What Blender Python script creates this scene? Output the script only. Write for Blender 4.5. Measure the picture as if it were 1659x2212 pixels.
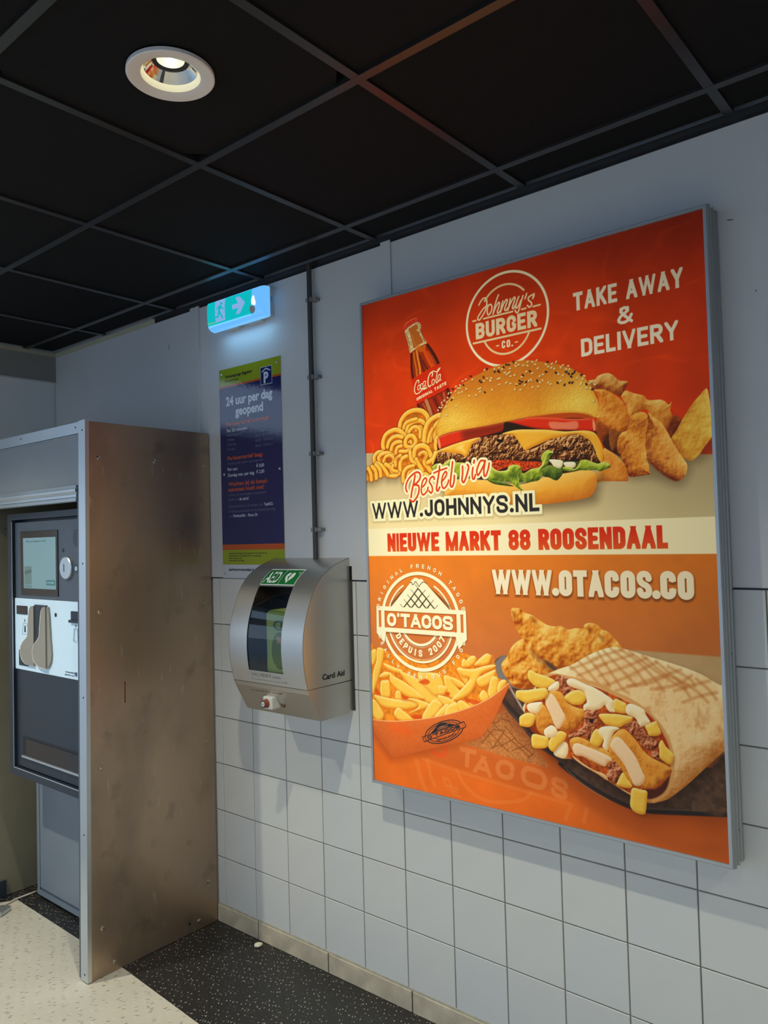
import bpy, bmesh, math, random
import numpy as np
from mathutils import Vector, Matrix

for o in list(bpy.data.objects):
    bpy.data.objects.remove(o)
S = bpy.context.scene
COL = S.collection
PI = math.pi

# ------------------------------------------------------------------ camera
cam = bpy.data.objects.new('camera', bpy.data.cameras.new('camera'))
COL.objects.link(cam)
cR, cU, cF = (Vector((.64203742, -.7662062, -.02675855)), Vector((-.00797946, -.04157845, .99910338)),
              Vector((.76663178, .64124823, .03280883)))
cam.matrix_world = Matrix((( cR.x, cU.x, -cF.x, -2.09302), (cR.y, cU.y, -cF.y, .16959),
                           (cR.z, cU.z, -cF.z, 1.61725), (0, 0, 0, 1)))
cam.data.sensor_fit = 'VERTICAL'
cam.data.sensor_height = 36.0
cam.data.lens = 36.0 * 1663.745 / 2212.0
cam.data.clip_start = .02
S.camera = cam

# ------------------------------------------------------------------ sky, sun and view
W = bpy.data.worlds.new('sky')
S.world = W
W.use_nodes = True
wn, wl = W.node_tree.nodes, W.node_tree.links
bg = wn['Background']
tc = wn.new('ShaderNodeTexCoord'); sp = wn.new('ShaderNodeSeparateXYZ'); rp = wn.new('ShaderNodeValToRGB')
wl.new(tc.outputs['Generated'], sp.inputs[0]); wl.new(sp.outputs['Z'], rp.inputs[0]); wl.new(rp.outputs[0], bg.inputs[0])
rp.color_ramp.elements[0].position = 0.0; rp.color_ramp.elements[0].color = (.54, .71, .92, 1)
rp.color_ramp.elements[1].position = .7; rp.color_ramp.elements[1].color = (.36, .54, .86, 1)
bg.inputs[1].default_value = 1.68
S.view_settings.view_transform = 'Standard'
S.view_settings.look = 'None'
S.view_settings.gamma = 1.0
S.view_settings.exposure = 0.0
S.view_settings.use_curve_mapping = False
S.cycles.use_denoising = True
S.cycles.max_bounces = 10
S.cycles.sample_clamp_indirect = 4.0

def portal(name, loc, rot, sx, sy):
    l = bpy.data.lights.new(name, 'AREA'); l.shape = 'RECTANGLE'; l.size = sx; l.size_y = sy
    l.cycles.is_portal = True
    o = bpy.data.objects.new(name, l); COL.objects.link(o); o.location = loc; o.rotation_euler = rot
portal('entrance_portal', (-3.0, 6.5, 1.15), (PI / 2, 0, 0), 2.6, 2.3)
portal('clerestory_portal', (-3.0, 6.5, 3.05), (PI / 2, 0, 0), 2.6, .5)
portal('side_glazing_portal', (-4.5, 2.7, 1.55), (PI / 2, 0, PI / 2 * -1), 7.0, 2.5)
portal('front_glazing_portal', (-3.6, -2.4, 1.45), (PI / 2, 0, PI), 1.2, 2.3)

# ------------------------------------------------------------------ helpers
WLOC = {}
def link(o, parent=None, loc=(0, 0, 0)):
    """o's own data is centred on the world point loc"""
    COL.objects.link(o)
    o.location = loc
    WLOC[o.name] = Vector(loc)
    if parent is not None:
        o.parent = parent
        o.matrix_parent_inverse = Matrix.Translation(-WLOC[parent.name])
    return o
# a child of a child: the inverse only has to undo its own parent's world place
def tag(o, label=None, cat=None, group=None, kind=None):
    if label: o['label'] = label
    if cat: o['category'] = cat
    if group: o['group'] = group
    if kind: o['kind'] = kind
    return o
def empty(name, loc):
    return link(bpy.data.objects.new(name, None), None, loc)
def add(name, verts, faces, mat, parent=None, smooth=False, mats=None, fm=None):
    v = np.array(verts, dtype=float)
    c = (v.min(0) + v.max(0)) / 2
    if parent is None: c[2] = v[:, 2].min()
    me = bpy.data.meshes.new(name)
    me.from_pydata([tuple(p) for p in v - c], [], faces)
    for m in (mats or [mat]): me.materials.append(m)
    if fm:
        for p_, k in zip(me.polygons, fm): p_.material_index = k
    if smooth:
        for p_ in me.polygons: p_.use_smooth = True
    me.update()
    return link(bpy.data.objects.new(name, me), parent, tuple(c))
BF = [(0, 3, 2, 1), (4, 5, 6, 7), (0, 1, 5, 4), (1, 2, 6, 5), (2, 3, 7, 6), (3, 0, 4, 7)]
def bv(x0, x1, y0, y1, z0, z1):
    return [(x0, y0, z0), (x1, y0, z0), (x1, y1, z0), (x0, y1, z0), (x0, y0, z1), (x1, y0, z1), (x1, y1, z1), (x0, y1, z1)]
def box(name, b, mat, parent=None, bevel=0, seg=2, fn=None):
    x0, x1, y0, y1, z0, z1 = b
    v = bv(min(x0, x1), max(x0, x1), min(y0, y1), max(y0, y1), min(z0, z1), max(z0, z1))
    f = BF
    if bevel:
        bm = bmesh.new()
        vs = [bm.verts.new(p) for p in v]
        for q in f: bm.faces.new([vs[i] for i in q])
        bmesh.ops.bevel(bm, geom=list(bm.edges), offset=bevel, segments=seg, profile=.5, affect='EDGES')
        bm.verts.index_update()
        v = [tuple(p.co) for p in bm.verts]; f = [[q.index for q in p.verts] for p in bm.faces]
        bm.free()
    if fn: v = [fn(*p) for p in v]
    return add(name, v, f, mat, parent)
def boxes(name, bs, mat, parent=None, fn=None):
    v, f = [], []
    for b in bs:
        n = len(v); v += bv(*b); f += [tuple(i + n for i in q) for q in BF]
    if fn: v = [fn(*p) for p in v]
    return add(name, v, f, mat, parent)
def prism(name, prof, axis, a0, a1, mat, parent=None, smooth=False, fn=None, caps=True):
    """closed outline prof (two coordinates) pulled along axis from a0 to a1"""
    n = len(prof)
    def P(a, q):
        q = list(q); q.insert(axis, a); return tuple(q)
    v = [P(a0, q) for q in prof] + [P(a1, q) for q in prof]
    f = [(i, (i + 1) % n, n + (i + 1) % n, n + i) for i in range(n)]
    if caps: f += [tuple(range(n))[::-1], tuple(range(n, 2 * n))]
    if fn: v = [fn(*p) for p in v]
    o = add(name, v, f, mat, parent)
    fixn(o)
    return o
def fixn(o):
    bm = bmesh.new(); bm.from_mesh(o.data)
    bmesh.ops.recalc_face_normals(bm, faces=bm.faces)
    bm.to_mesh(o.data); bm.free()
def lathe(name, prof, c, mat, parent=None, axis='Z', n=48, smooth=True, close=False):
    """prof: (radius, height along axis)"""
    v, f = [], []
    for i in range(n):
        a = 2 * PI * i / n
        for r, h in prof:
            x, y = r * math.cos(a), r * math.sin(a)
            v.append({'Z': (c[0] + x, c[1] + y, c[2] + h), 'X': (c[0] + h, c[1] + x, c[2] + y), 'Y': (c[0] + x, c[1] + h, c[2] + y)}[axis])
    m = len(prof)
    for i in range(n):
        for k in range(m if close else m - 1):
            a, b = i * m + k, i * m + (k + 1) % m
            c2, d = ((i + 1) % n) * m + (k + 1) % m, ((i + 1) % n) * m + k
            q = [a, b, c2, d]
            f.append(q)
    o = add(name, v, f, mat, parent, smooth=smooth)
    bm = bmesh.new(); bm.from_mesh(o.data)
    bmesh.ops.remove_doubles(bm, verts=bm.verts, dist=1e-6)
    bmesh.ops.recalc_face_normals(bm, faces=bm.faces)
    bm.to_mesh(o.data); bm.free()
    if smooth:
        try: o.data.set_sharp_from_angle(angle=math.radians(35))
        except Exception: pass
    return o
def tube(name, pts, r, mat, parent=None, n=8):
    v, f = [], []
    P = [Vector(p) for p in pts]
    for i, p in enumerate(P):
        d = (P[min(i + 1, len(P) - 1)] - P[max(i - 1, 0)]).normalized()
        a = d.orthogonal().normalized() if i == 0 else (a - d * a.dot(d)).normalized()
        b = d.cross(a)
        for k in range(n):
            t = 2 * PI * k / n
            v.append(tuple(p + a * (r * math.cos(t)) + b * (r * math.sin(t))))
    for i in range(len(P) - 1):
        for k in range(n):
            f.append((i * n + k, i * n + (k + 1) % n, (i + 1) * n + (k + 1) % n, (i + 1) * n + k))
    f += [tuple(range(n))[::-1], tuple(range((len(P) - 1) * n, len(P) * n))]
    return add(name, v, f, mat, parent, smooth=True)
def dup(o, parent, loc):
    c = o.copy(); COL.objects.link(c)
    c.location = loc; WLOC[c.name] = Vector(loc)
    c.parent = parent
    if parent is not None: c.matrix_parent_inverse = Matrix.Translation(-WLOC[parent.name])
    return c

# lettering: the outlines of Blender's own font, laid flat on a plane
def letters(items, name, mat, parent, X, flip=False, axis=0):
    """items: (text, left, right, baseline, height of capitals, weight) on the plane x = X (axis 0: written towards -Y)
    or y = X (axis 1: written towards +X)"""
    V, Fc = [], []
    for t, a0, a1, zb, h, wgt in items:
        cu = bpy.data.curves.new('t', 'FONT'); cu.body = t; cu.size = 1.0; cu.offset = wgt; cu.resolution_u = 4
        ob = bpy.data.objects.new('t', cu); COL.objects.link(ob)
        dg = bpy.context.evaluated_depsgraph_get()
        me = ob.evaluated_get(dg).to_mesh()
        vv = np.array([tuple(q.co) for q in me.vertices]).reshape(-1, 3)
        n = len(V)
        if len(vv):
            lo, hi = vv[:, 0].min(), vv[:, 0].max()
            sx = (a1 - a0) / (hi - lo); sz = h / .70
            for q in vv:
                a = a0 + (q[0] - lo) * sx; z = zb + q[1] * sz
                V.append((X, a, z) if axis == 0 else (a, X, z))
            Fc += [tuple(n + i for i in pl.vertices) for pl in me.polygons]
        ob.evaluated_get(dg).to_mesh_clear()
        bpy.data.objects.remove(ob); bpy.data.curves.remove(cu)
    return add(name, V, Fc, mat, parent)

# ------------------------------------------------------------------ materials
def srgb(*c):
    return tuple(((x / 255) / 12.92 if x / 255 <= .04045 else (((x / 255) + .055) / 1.055) ** 2.4) for x in c) + (1,)
def mat(name, col, rough=.5, metal=0., var=.0, vscale=8., bump=0., bscale=60., rvar=0., stretch=(1, 1, 1), spec=.5, emit=None, estr=0., coat=0.):
    m = bpy.data.materials.new(name); m.use_nodes = True
    nt = m.node_tree; N, L = nt.nodes, nt.links
    b = N['Principled BSDF']
    b.inputs['Base Color'].default_value = col; b.inputs['Roughness'].default_value = rough
    b.inputs['Metallic'].default_value = metal; b.inputs['Specular IOR Level'].default_value = spec
    b.inputs['Coat Weight'].default_value = coat
    if emit is not None:
        b.inputs['Emission Color'].default_value = emit; b.inputs['Emission Strength'].default_value = estr
    t = N.new('ShaderNodeTexCoord'); mp = N.new('ShaderNodeMapping'); L.new(t.outputs['Object'], mp.inputs[0])
    mp.inputs['Scale'].default_value = stretch
    nz = N.new('ShaderNodeTexNoise'); nz.inputs['Scale'].default_value = vscale; nz.inputs['Detail'].default_value = 6
    L.new(mp.outputs[0], nz.inputs[0])
    mx = N.new('ShaderNodeMixRGB'); mx.blend_type = 'MULTIPLY'; mx.inputs[0].default_value = 1
    mx.inputs[1].default_value = col
    mr = N.new('ShaderNodeMapRange'); mr.inputs[1].default_value = .3; mr.inputs[2].default_value = .7
    v = var if var else .04
    mr.inputs[3].default_value = 1 - v; mr.inputs[4].default_value = 1 + v * .5
    L.new(nz.outputs[0], mr.inputs[0]); L.new(mr.outputs[0], mx.inputs[2]); L.new(mx.outputs[0], b.inputs['Base Color'])
    if rvar:
        r2 = N.new('ShaderNodeMapRange'); r2.inputs[1].default_value = .3; r2.inputs[2].default_value = .7
        r2.inputs[3].default_value = rough - rvar; r2.inputs[4].default_value = rough + rvar
        L.new(nz.outputs[0], r2.inputs[0]); L.new(r2.outputs[0], b.inputs['Roughness'])
    if bump:
        n2 = N.new('ShaderNodeTexNoise'); n2.inputs['Scale'].default_value = bscale; n2.inputs['Detail'].default_value = 3
        L.new(mp.outputs[0], n2.inputs[0])
        bp = N.new('ShaderNodeBump'); bp.inputs['Strength'].default_value = bump; bp.inputs['Distance'].default_value = .002
        L.new(n2.outputs[0], bp.inputs['Height']); L.new(bp.outputs[0], b.inputs['Normal'])
    return m

def fleck_mat(name, base, dark, light, rot, sc, thr, rough):
    """vinyl with short flecks lying one way: stretched voronoi cells, a share of them filled"""
    m = mat(name, base, rough, var=.10, vscale=3)
    N, L = m.node_tree.nodes, m.node_tree.links
    b = N['Principled BSDF']
    src = b.inputs['Base Color'].links[0].from_socket
    t = N.new('ShaderNodeTexCoord')
    last = src
    for k, (c, s, th, share) in enumerate(((dark, sc, thr, .45), (light, (sc[0] * 1.3, sc[1] * 1.2, sc[2]), thr * .9, .35))):
        mp = N.new('ShaderNodeMapping'); mp.vector_type = 'TEXTURE'
        mp.inputs['Rotation'].default_value = (0, 0, rot); mp.inputs['Location'].default_value = (k * .37, k * .11, 0)
        mp.inputs['Scale'].default_value = (1 / s[0], 1 / s[1], 1)
        L.new(t.outputs['Object'], mp.inputs[0])
        nz = N.new('ShaderNodeTexNoise'); nz.inputs['Scale'].default_value = .9; L.new(mp.outputs[0], nz.inputs[0])
        ad = N.new('ShaderNodeMixRGB'); ad.blend_type = 'ADD'; ad.inputs[0].default_value = .25
        L.new(mp.outputs[0], ad.inputs[1]); L.new(nz.outputs['Color'], ad.inputs[2])
        vo = N.new('ShaderNodeTexVoronoi'); vo.voronoi_dimensions = '2D'; vo.inputs['Scale'].default_value = 1.0
        L.new(ad.outputs[0], vo.inputs['Vector'])
        lt = N.new('ShaderNodeMath'); lt.operation = 'LESS_THAN'; lt.inputs[1].default_value = th
        L.new(vo.outputs['Distance'], lt.inputs[0])
        se = N.new('ShaderNodeSeparateColor'); L.new(vo.outputs['Color'], se.inputs[0])
        g = N.new('ShaderNodeMath'); g.operation = 'LESS_THAN'; g.inputs[1].default_value = share
        L.new(se.outputs[0], g.inputs[0])
        mu = N.new('ShaderNodeMath'); mu.operation = 'MULTIPLY'; L.new(lt.outputs[0], mu.inputs[0]); L.new(g.outputs[0], mu.inputs[1])
        mm = N.new('ShaderNodeMath'); mm.operation = 'MULTIPLY'; L.new(mu.outputs[0], mm.inputs[0]); g2 = N.new('ShaderNodeMath'); g2.operation = 'MULTIPLY_ADD'; g2.inputs[1].default_value = .6; g2.inputs[2].default_value = .4; L.new(se.outputs[1], g2.inputs[0]); L.new(g2.outputs[0], mm.inputs[1])
        mx = N.new('ShaderNodeMixRGB'); mx.inputs[2].default_value = c
        L.new(mm.outputs[0], mx.inputs[0]); L.new(last, mx.inputs[1]); last = mx.outputs[0]
    L.new(last, b.inputs['Base Color'])
    return m

M = {}
M['plaster'] = mat('wall_paint', srgb(206, 204, 202), .55, var=.05, vscale=2.2, bump=.12, bscale=140)
M['plaster_far'] = mat('far_wall_paint', srgb(236, 236, 234), .6, var=.05, vscale=3, bump=.2, bscale=90)
M['tile'] = mat('glazed_tile', srgb(205, 204, 198), .42, var=.035, vscale=3, bump=.05, bscale=25)
M['tile_b'] = mat('glazed_tile_b', srgb(203, 203, 198), .45, var=.035, vscale=3, bump=.05, bscale=25)
M['tile_c'] = mat('glazed_tile_c', srgb(206, 204, 197), .40, var=.035, vscale=4, bump=.05, bscale=25)
M['grout'] = mat('grout', srgb(128, 124, 112), .9, var=.2, vscale=20)
M['cell'] = mat('black_ceiling_panel', srgb(22, 21, 22), .85, var=.15, vscale=30, bump=.15, bscale=300, spec=.2)
M['grid'] = mat('black_ceiling_grid', srgb(36, 34, 34), .32, var=.1, spec=.9)
M['cream'] = mat('cream_trim', srgb(190, 182, 150), .6)
M['stone'] = mat('skirting_stone', srgb(196, 182, 156), .5, var=.28, vscale=14, bump=.2, bscale=40)
M['soffit'] = mat('textured_soffit', srgb(150, 146, 138), .8, var=.05, bump=.8, bscale=60)
M['alu'] = mat('aluminium', srgb(205, 210, 212), .4, metal=.9, var=.05, vscale=4, stretch=(1, 1, .1))
M['alu_frame'] = mat('anodised_frame', srgb(172, 176, 178), .45, metal=.6, var=.03)
M['black_gap'] = mat('dark_gap', srgb(20, 20, 22), .8)
M['conduit'] = mat('brown_conduit', srgb(62, 58, 54), .5)
M['clip'] = mat('grey_clip', srgb(130, 128, 126), .5)
M['white_pl'] = mat('white_plastic', srgb(205, 202, 192), .4)
M['screw'] = mat('screw_steel', srgb(190, 178, 160), .3, metal=1.)
M['steel'] = mat('brushed_steel', srgb(176, 174, 168), .33, metal=1., var=.07, vscale=5, bump=.10, bscale=40, stretch=(1, .04, 3))
M['hdr'] = mat('grey_header', srgb(146, 150, 152), .45, var=.03)
M['kiosk'] = mat('slate_blue_metal', srgb(78, 88, 100), .42, var=.05, spec=.4)
M['kiosk_dark'] = mat('dark_slate_metal', srgb(40, 48, 60), .4, var=.05, spec=.4)
M['door_grey'] = mat('grey_door', srgb(126, 134, 142), .45, var=.04)
M['glossblk'] = mat('gloss_black', srgb(30, 20, 22), .15)
M['kwhite'] = mat('kiosk_white', srgb(216, 240, 255), .3, var=.03)
M['scoop'] = mat('taupe_scoop', srgb(150, 145, 134), .5)
M['scoop_lip'] = mat('pale_scoop_edge', srgb(206, 196, 180), .5)
M['ink'] = mat('black_ink', srgb(22, 22, 26), .5)
M['ink_blue'] = mat('blue_ink', srgb(60, 90, 130), .5)

# stained steel of the cabinet side: smears and patches of wear on the metal
def stained_steel():
    m = mat('stained_steel', srgb(184, 160, 136), .36, metal=.88, var=.10, vscale=1.6, bump=.10, bscale=30, rvar=.08, stretch=(1, .2, .5))
    N, L = m.node_tree.nodes, m.node_tree.links; b = N['Principled BSDF']
    src = b.inputs['Base Color'].links[0].from_socket
    t = N.new('ShaderNodeTexCoord')
    for sc, lo, hi, c, amt, st in ((3.2, .52, .66, (.16, .14, .12, 1), .35, (1, 1, .6)), (9, .60, .72, (.12, .10, .08, 1), .3, (1, 1, 1)),
                                   (40, .66, .75, (.75, .7, .62, 1), .35, (1, 1, .25)), (120, .70, .78, (.8, .75, .7, 1), .25, (1, 1, .2))):
        mp = N.new('ShaderNodeMapping'); mp.inputs['Scale'].default_value = st; L.new(t.outputs['Object'], mp.inputs[0])
        nz = N.new('ShaderNodeTexNoise'); nz.inputs['Scale'].default_value = sc; nz.inputs['Detail'].default_value = 5
        L.new(mp.outputs[0], nz.inputs[0])
        mr = N.new('ShaderNodeMapRange'); mr.inputs[1].default_value = lo; mr.inputs[2].default_value = hi; mr.inputs[4].default_value = amt
        L.new(nz.outputs[0], mr.inputs[0])
        mx = N.new('ShaderNodeMixRGB'); mx.inputs[2].default_value = c
        L.new(mr.outputs[0], mx.inputs[0]); L.new(src, mx.inputs[1]); src = mx.outputs[0]
    L.new(src, b.inputs['Base Color'])
    return m
M['stained'] = stained_steel()
def stained_board():
    m = mat('stained_board', srgb(134, 128, 106), .6, var=.10, vscale=5)
    N, L = m.node_tree.nodes, m.node_tree.links; b = N['Principled BSDF']
    src = b.inputs['Base Color'].links[0].from_socket
    t = N.new('ShaderNodeTexCoord')
    for sc, lo, hi, c, amt, st in ((7, .64, .67, (.10, .06, .03, 1), .8, (1, 1, .35)), (26, .70, .73, (.03, .025, .02, 1), .8, (1, 1, .6))):
        mp = N.new('ShaderNodeMapping'); mp.inputs['Scale'].default_value = st; L.new(t.outputs['Object'], mp.inputs[0])
        nz = N.new('ShaderNodeTexNoise'); nz.inputs['Scale'].default_value = sc; nz.inputs['Detail'].default_value = 4
        L.new(mp.outputs[0], nz.inputs[0])
        mr = N.new('ShaderNodeMapRange'); mr.inputs[1].default_value = lo; mr.inputs[2].default_value = hi; mr.inputs[4].default_value = amt
        L.new(nz.outputs[0], mr.inputs[0])
        mx = N.new('ShaderNodeMixRGB'); mx.inputs[2].default_value = c
        L.new(mr.outputs[0], mx.inputs[0]); L.new(src, mx.inputs[1]); src = mx.outputs[0]
    L.new(src, b.inputs['Base Color'])
    return m
M['board'] = stained_board()
def emis(name, col, s=1.0, gloss=.25):
    m = bpy.data.materials.new(name); m.use_nodes = True
    b = m.node_tree.nodes['Principled BSDF']
    b.inputs['Base Color'].default_value = (.02, .02, .02, 1); b.inputs['Roughness'].default_value = gloss
    b.inputs['Emission Color'].default_value = col; b.inputs['Emission Strength'].default_value = s
    return m

# ------------------------------------------------------------------ structure
HC = 2.6744
X_W, Y_B, Y_F = -4.5, 4.248, -2.4         # far side of the lobby, wall behind the cabinet, wall behind the camera
MF = fleck_mat('cream_vinyl', srgb(204, 198, 182), srgb(58, 52, 44), srgb(226, 222, 210), math.radians(-27), (22, 100, 1), .15, .38)
MB_ = fleck_mat('black_vinyl', srgb(38, 37, 37), srgb(190, 186, 172), srgb(120, 114, 100), math.radians(20), (40, 90, 1), .14, .42)
fl = [(X_W, Y_F, 0), (-.53, Y_F, 0), (-.4943, 2.3767, 0), (-.4642, 2.878, 0), (-.4573, 3.2275, 0), (-.4487, 3.80, 0), (-.55, 3.86, 0), (X_W, 3.90, 0),
      (0, Y_F, 0), (0, Y_B, 0), (X_W, Y_B, 0), (X_W, 6.5, 0), (-1.1, 6.5, 0), (-1.1, Y_B, 0)]
floor = add('floor', fl, [(0, 1, 2, 3, 4, 5, 6, 7), (1, 8, 9, 13, 10, 7, 6, 5, 4, 3, 2), (10, 13, 12, 11)], None, mats=[MF, MB_], fm=[0, 1, 0])
tag(floor, kind='structure')
fixn(floor)
if floor.data.polygons[0].normal.z < 0: floor.data.flip_normals()

# right wall: board above, tiles below
wr = boxes('wall_right', [(.004, .16, Y_F, Y_B + .1, 0, 2.9), (-.006, .004, Y_F, Y_B, 1.4635, HC)], M['plaster'])
tag(wr, kind='structure')
box('grout_bed', (-.001, .004, Y_F, 2.9, .06, 1.4635), M['grout'], wr)
TY, TZ, PY_, PZ_ = 2.84874, .8671, .19715, .19819
tile0 = None
G = .0036
random.seed(4)
def tile_mesh(w, h, m):
    bm = bmesh.new()
    vs = [bm.verts.new(p) for p in bv(-.004, .004, -w / 2, w / 2, -h / 2, h / 2)]
    for q in BF: bm.faces.new([vs[i] for i in q])
    bmesh.ops.bevel(bm, geom=[e for e in bm.edges if all(v.co.x < 0 for v in e.verts)], offset=.0013, segments=1, affect='EDGES')
    me = bpy.data.meshes.new('tile'); bm.to_mesh(me); bm.free(); me.materials.append(m)
    return me
full = [tile_mesh(PY_ - G, PZ_ - G, M[k]) for k in ('tile', 'tile_b', 'tile_c')]
cut_w = 2.897 - TY - G
part_t = tile_mesh(cut_w, PZ_ - G, M['tile_b'])
for r in range(7):
    zc = TZ + 3 * PZ_ - (r + .5) * PZ_
    for c in range(-1, 22):
        me = part_t if c < 0 else random.choice(full)
        yc = TY + G / 2 + cut_w / 2 if c < 0 else TY - (c + .5) * PY_
        o = bpy.data.objects.new('tile', me)
        link(o, wr, (-.001 + random.uniform(-.0003, .0003), yc, zc))
        o.rotation_euler = (0, random.uniform(-.002, .002), random.uniform(-.002, .002))
# cover strips over the board joints
boxes('cover_strip', [(-.013, -.006, 2.949, 3.012, 1.47, HC - .012), (-.017, -.013, 2.949, 2.958, 1.47, HC - .012), (-.0145, -.013, 2.985, 3.0, 1.47, HC - .012)], M['plaster'], wr)
boxes('cover_strip', [(-.012, -.006, 1.851, 1.895, 2.40, HC - .012)], M['plaster'], wr)
boxes('board_edge', [(-.0075, .004, Y_F, 2.9, 1.4615, 1.4645)], M['black_gap'], wr)
# skirting
sk = empty('baseboard_right', (0, 0, 0)); tag(sk, kind='structure')
y = 2.897
edges = [2.897, 2.6375]
while edges[-1] > Y_F: edges.append(edges[-1] - .3965)
for a, b in zip(edges[:-1], edges[1:]):
    box('skirting_stone', (-.011, .004, b + .0022, a - .0022, 0.0, .0705), M['stone'], sk, bevel=.0015, seg=1)
box('mortar_bead', (-.0075, .004, Y_F, 2.897, .0705, .0765), mat('mortar', srgb(176, 170, 148), .8, var=.2, vscale=40), sk)
box('joint_filler', (-.008, .0, Y_F, 2.897, .0, .0685), M['black_gap'], sk)

# the wall behind the cabinet with its soffit, and the rest of the lobby (seen in reflections and by its light)
wb = boxes('wall_back', [(-1.1, .16, Y_B + .008, Y_B + .16, 0, 2.9)], M['plaster_far']); tag(wb, kind='structure')
sf = box('trim_1', (-1.1, -.001, Y_B - .004, Y_B + .008, 2.516, HC - .018), M['soffit']); tag(sf, kind='structure')
box('soffit_edge', (-1.1, -.001, Y_B - .007, Y_B + .004, 2.510, 2.516), M['plaster'], sf)
wf = boxes('wall_front', [(X_W, -4.2, Y_F - .1, Y_F, 0, 3.5), (-3.0, .16, Y_F - .1, Y_F, 0, 3.5), (-4.2, -3.0, Y_F - .1, Y_F, 0, .3), (-4.2, -3.0, Y_F - .1, Y_F, 2.6, 3.5)], M['plaster_far']); tag(wf, kind='structure')
wl_ = boxes('wall_left', [(X_W - .1, X_W, Y_F, -.8, 0, 3.5), (X_W - .1, X_W, 6.2, 6.6, 0, 3.5), (X_W - .1, X_W, -.8, 6.2, 0, .3), (X_W - .1, X_W, -.8, 6.2, 2.8, 3.5)], M['plaster_far']); tag(wl_, kind='structure')
we = boxes('wall_entrance', [(X_W, -4.3, 6.5, 6.6, 0, 3.5), (-1.7, -1.1, 6.5, 6.6, 0, 3.5), (-4.3, -1.7, 6.5, 6.6, 2.3, 2.8), (-4.3, -1.7, 6.5, 6.6, 3.3, 3.5),
                             (-1.1, -1.0, Y_B + .16, 6.6, 0, 3.5)], M['plaster_far']); tag(we, kind='structure')
pv = box('pavement', (-40, 30, -40, 40, -.12, -.06), mat('pavement', srgb(188, 188, 186), .8, var=.1)); tag(pv, kind='structure')
cu_ = boxes('ceiling_upper', [(X_W - .1, .16, Y_F - .1, 6.6, 3.5, 3.6), (-3.16, -3.10, Y_F, Y_B, HC, 3.5), (-3.1, .0, Y_B + .008, Y_B + .1, 2.9, 3.5), ], mat('upper_ceiling', srgb(120, 120, 122), .8)); tag(cu_, kind='structure')

# suspended ceiling
cl = box('ceiling', (-3.10, .004, Y_F, Y_B + .008, HC + .12, HC + .15), M['cell']); tag(cl, kind='structure')
GX, GY = .1753, 1.3148
gxs = [-GX - .6 * k for k in range(5)]; gys = [GY + .6 * k for k in range(-6, 5)]
for gx in gxs:
    box('grid_runner', (gx - .012, gx + .012, Y_F, Y_B - .01, HC, HC + .03), M['grid'], cl)
for gy in gys:
    box('cross_runner', (-3.1, -.02, gy - .012, gy + .012, HC + .0006, HC + .03), M['grid'], cl)
bx = [-.001 - .02] + gxs + [-3.1]; by = [Y_F] + gys + [Y_B - .012]
LX, LY = -1.0753, 1.6148
lamps = [(-1.0753, -.7852), (-1.6753, 3.4148), (-2.2753, .4148)]
def panel(x0, x1, y0, y1, hole=None):
    z0, z1 = HC + .008, HC + .022
    if hole is None:
        return box('ceiling_panel', (x0, x1, y0, y1, z0, z1), M['cell'], cl, bevel=.003, seg=1)
    n = 32; v, f = [], []
    for z in (z0, z1):
        for i in range(n):
            a = 2 * PI * (i + .5) / n; c, s = math.cos(a), math.sin(a); q = .5 * (x1 - x0) / max(abs(c), abs(s))
            v.append((hole[0] + c * q, hole[1] + s * q, z)); v.append((hole[0] + c * .084, hole[1] + s * .084, z))
    m = 2 * n
    for i in range(n):
        j = (i + 1) % n
        f += [(2 * i, 2 * i + 1, 2 * j + 1, 2 * j), (m + 2 * i, m + 2 * j, m + 2 * j + 1, m + 2 * i + 1), (2 * i + 1, m + 2 * i + 1, m + 2 * j + 1, 2 * j + 1), (2 * i, 2 * j, m + 2 * j, m + 2 * i)]
    o = add('ceiling_panel', v, f, M['cell'], cl); fixn(o); return o
for xa, xb in zip(bx[:-1], bx[1:]):
    for ya, yb in zip(by[:-1], by[1:]):
        x1, x0, y0, y1 = xa - .009, xb + .009, ya + .009, yb - .009
        if x1 - x0 < .03 or y1 - y0 < .03: continue
        cx, cy = (x0 + x1) / 2, (y0 + y1) / 2
        hole = None
        for l in [(LX, LY)] + lamps:
            if abs(l[0] - cx) < .05 and abs(l[1] - cy) < .05: hole = (cx, cy)
        panel(x0, x1, y0, y1, hole)
box('wall_angle', (-.024, -.006, Y_F, 3.29, HC - .001, HC + .002), M['grid'], cl)
box('wall_angle', (-.0085, -.006, Y_F, 3.29, HC - .020, HC + .002), M['grid'], cl)
box('cream_wall_angle', (-.010, -.006, 3.29, Y_B - .008, HC - .021, HC + .001), M['cream'], cl)
box('cream_wall_angle', (-1.1, -.006, Y_B - .011, Y_B - .004, HC - .018, HC + .001), M['cream'], cl)

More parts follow.
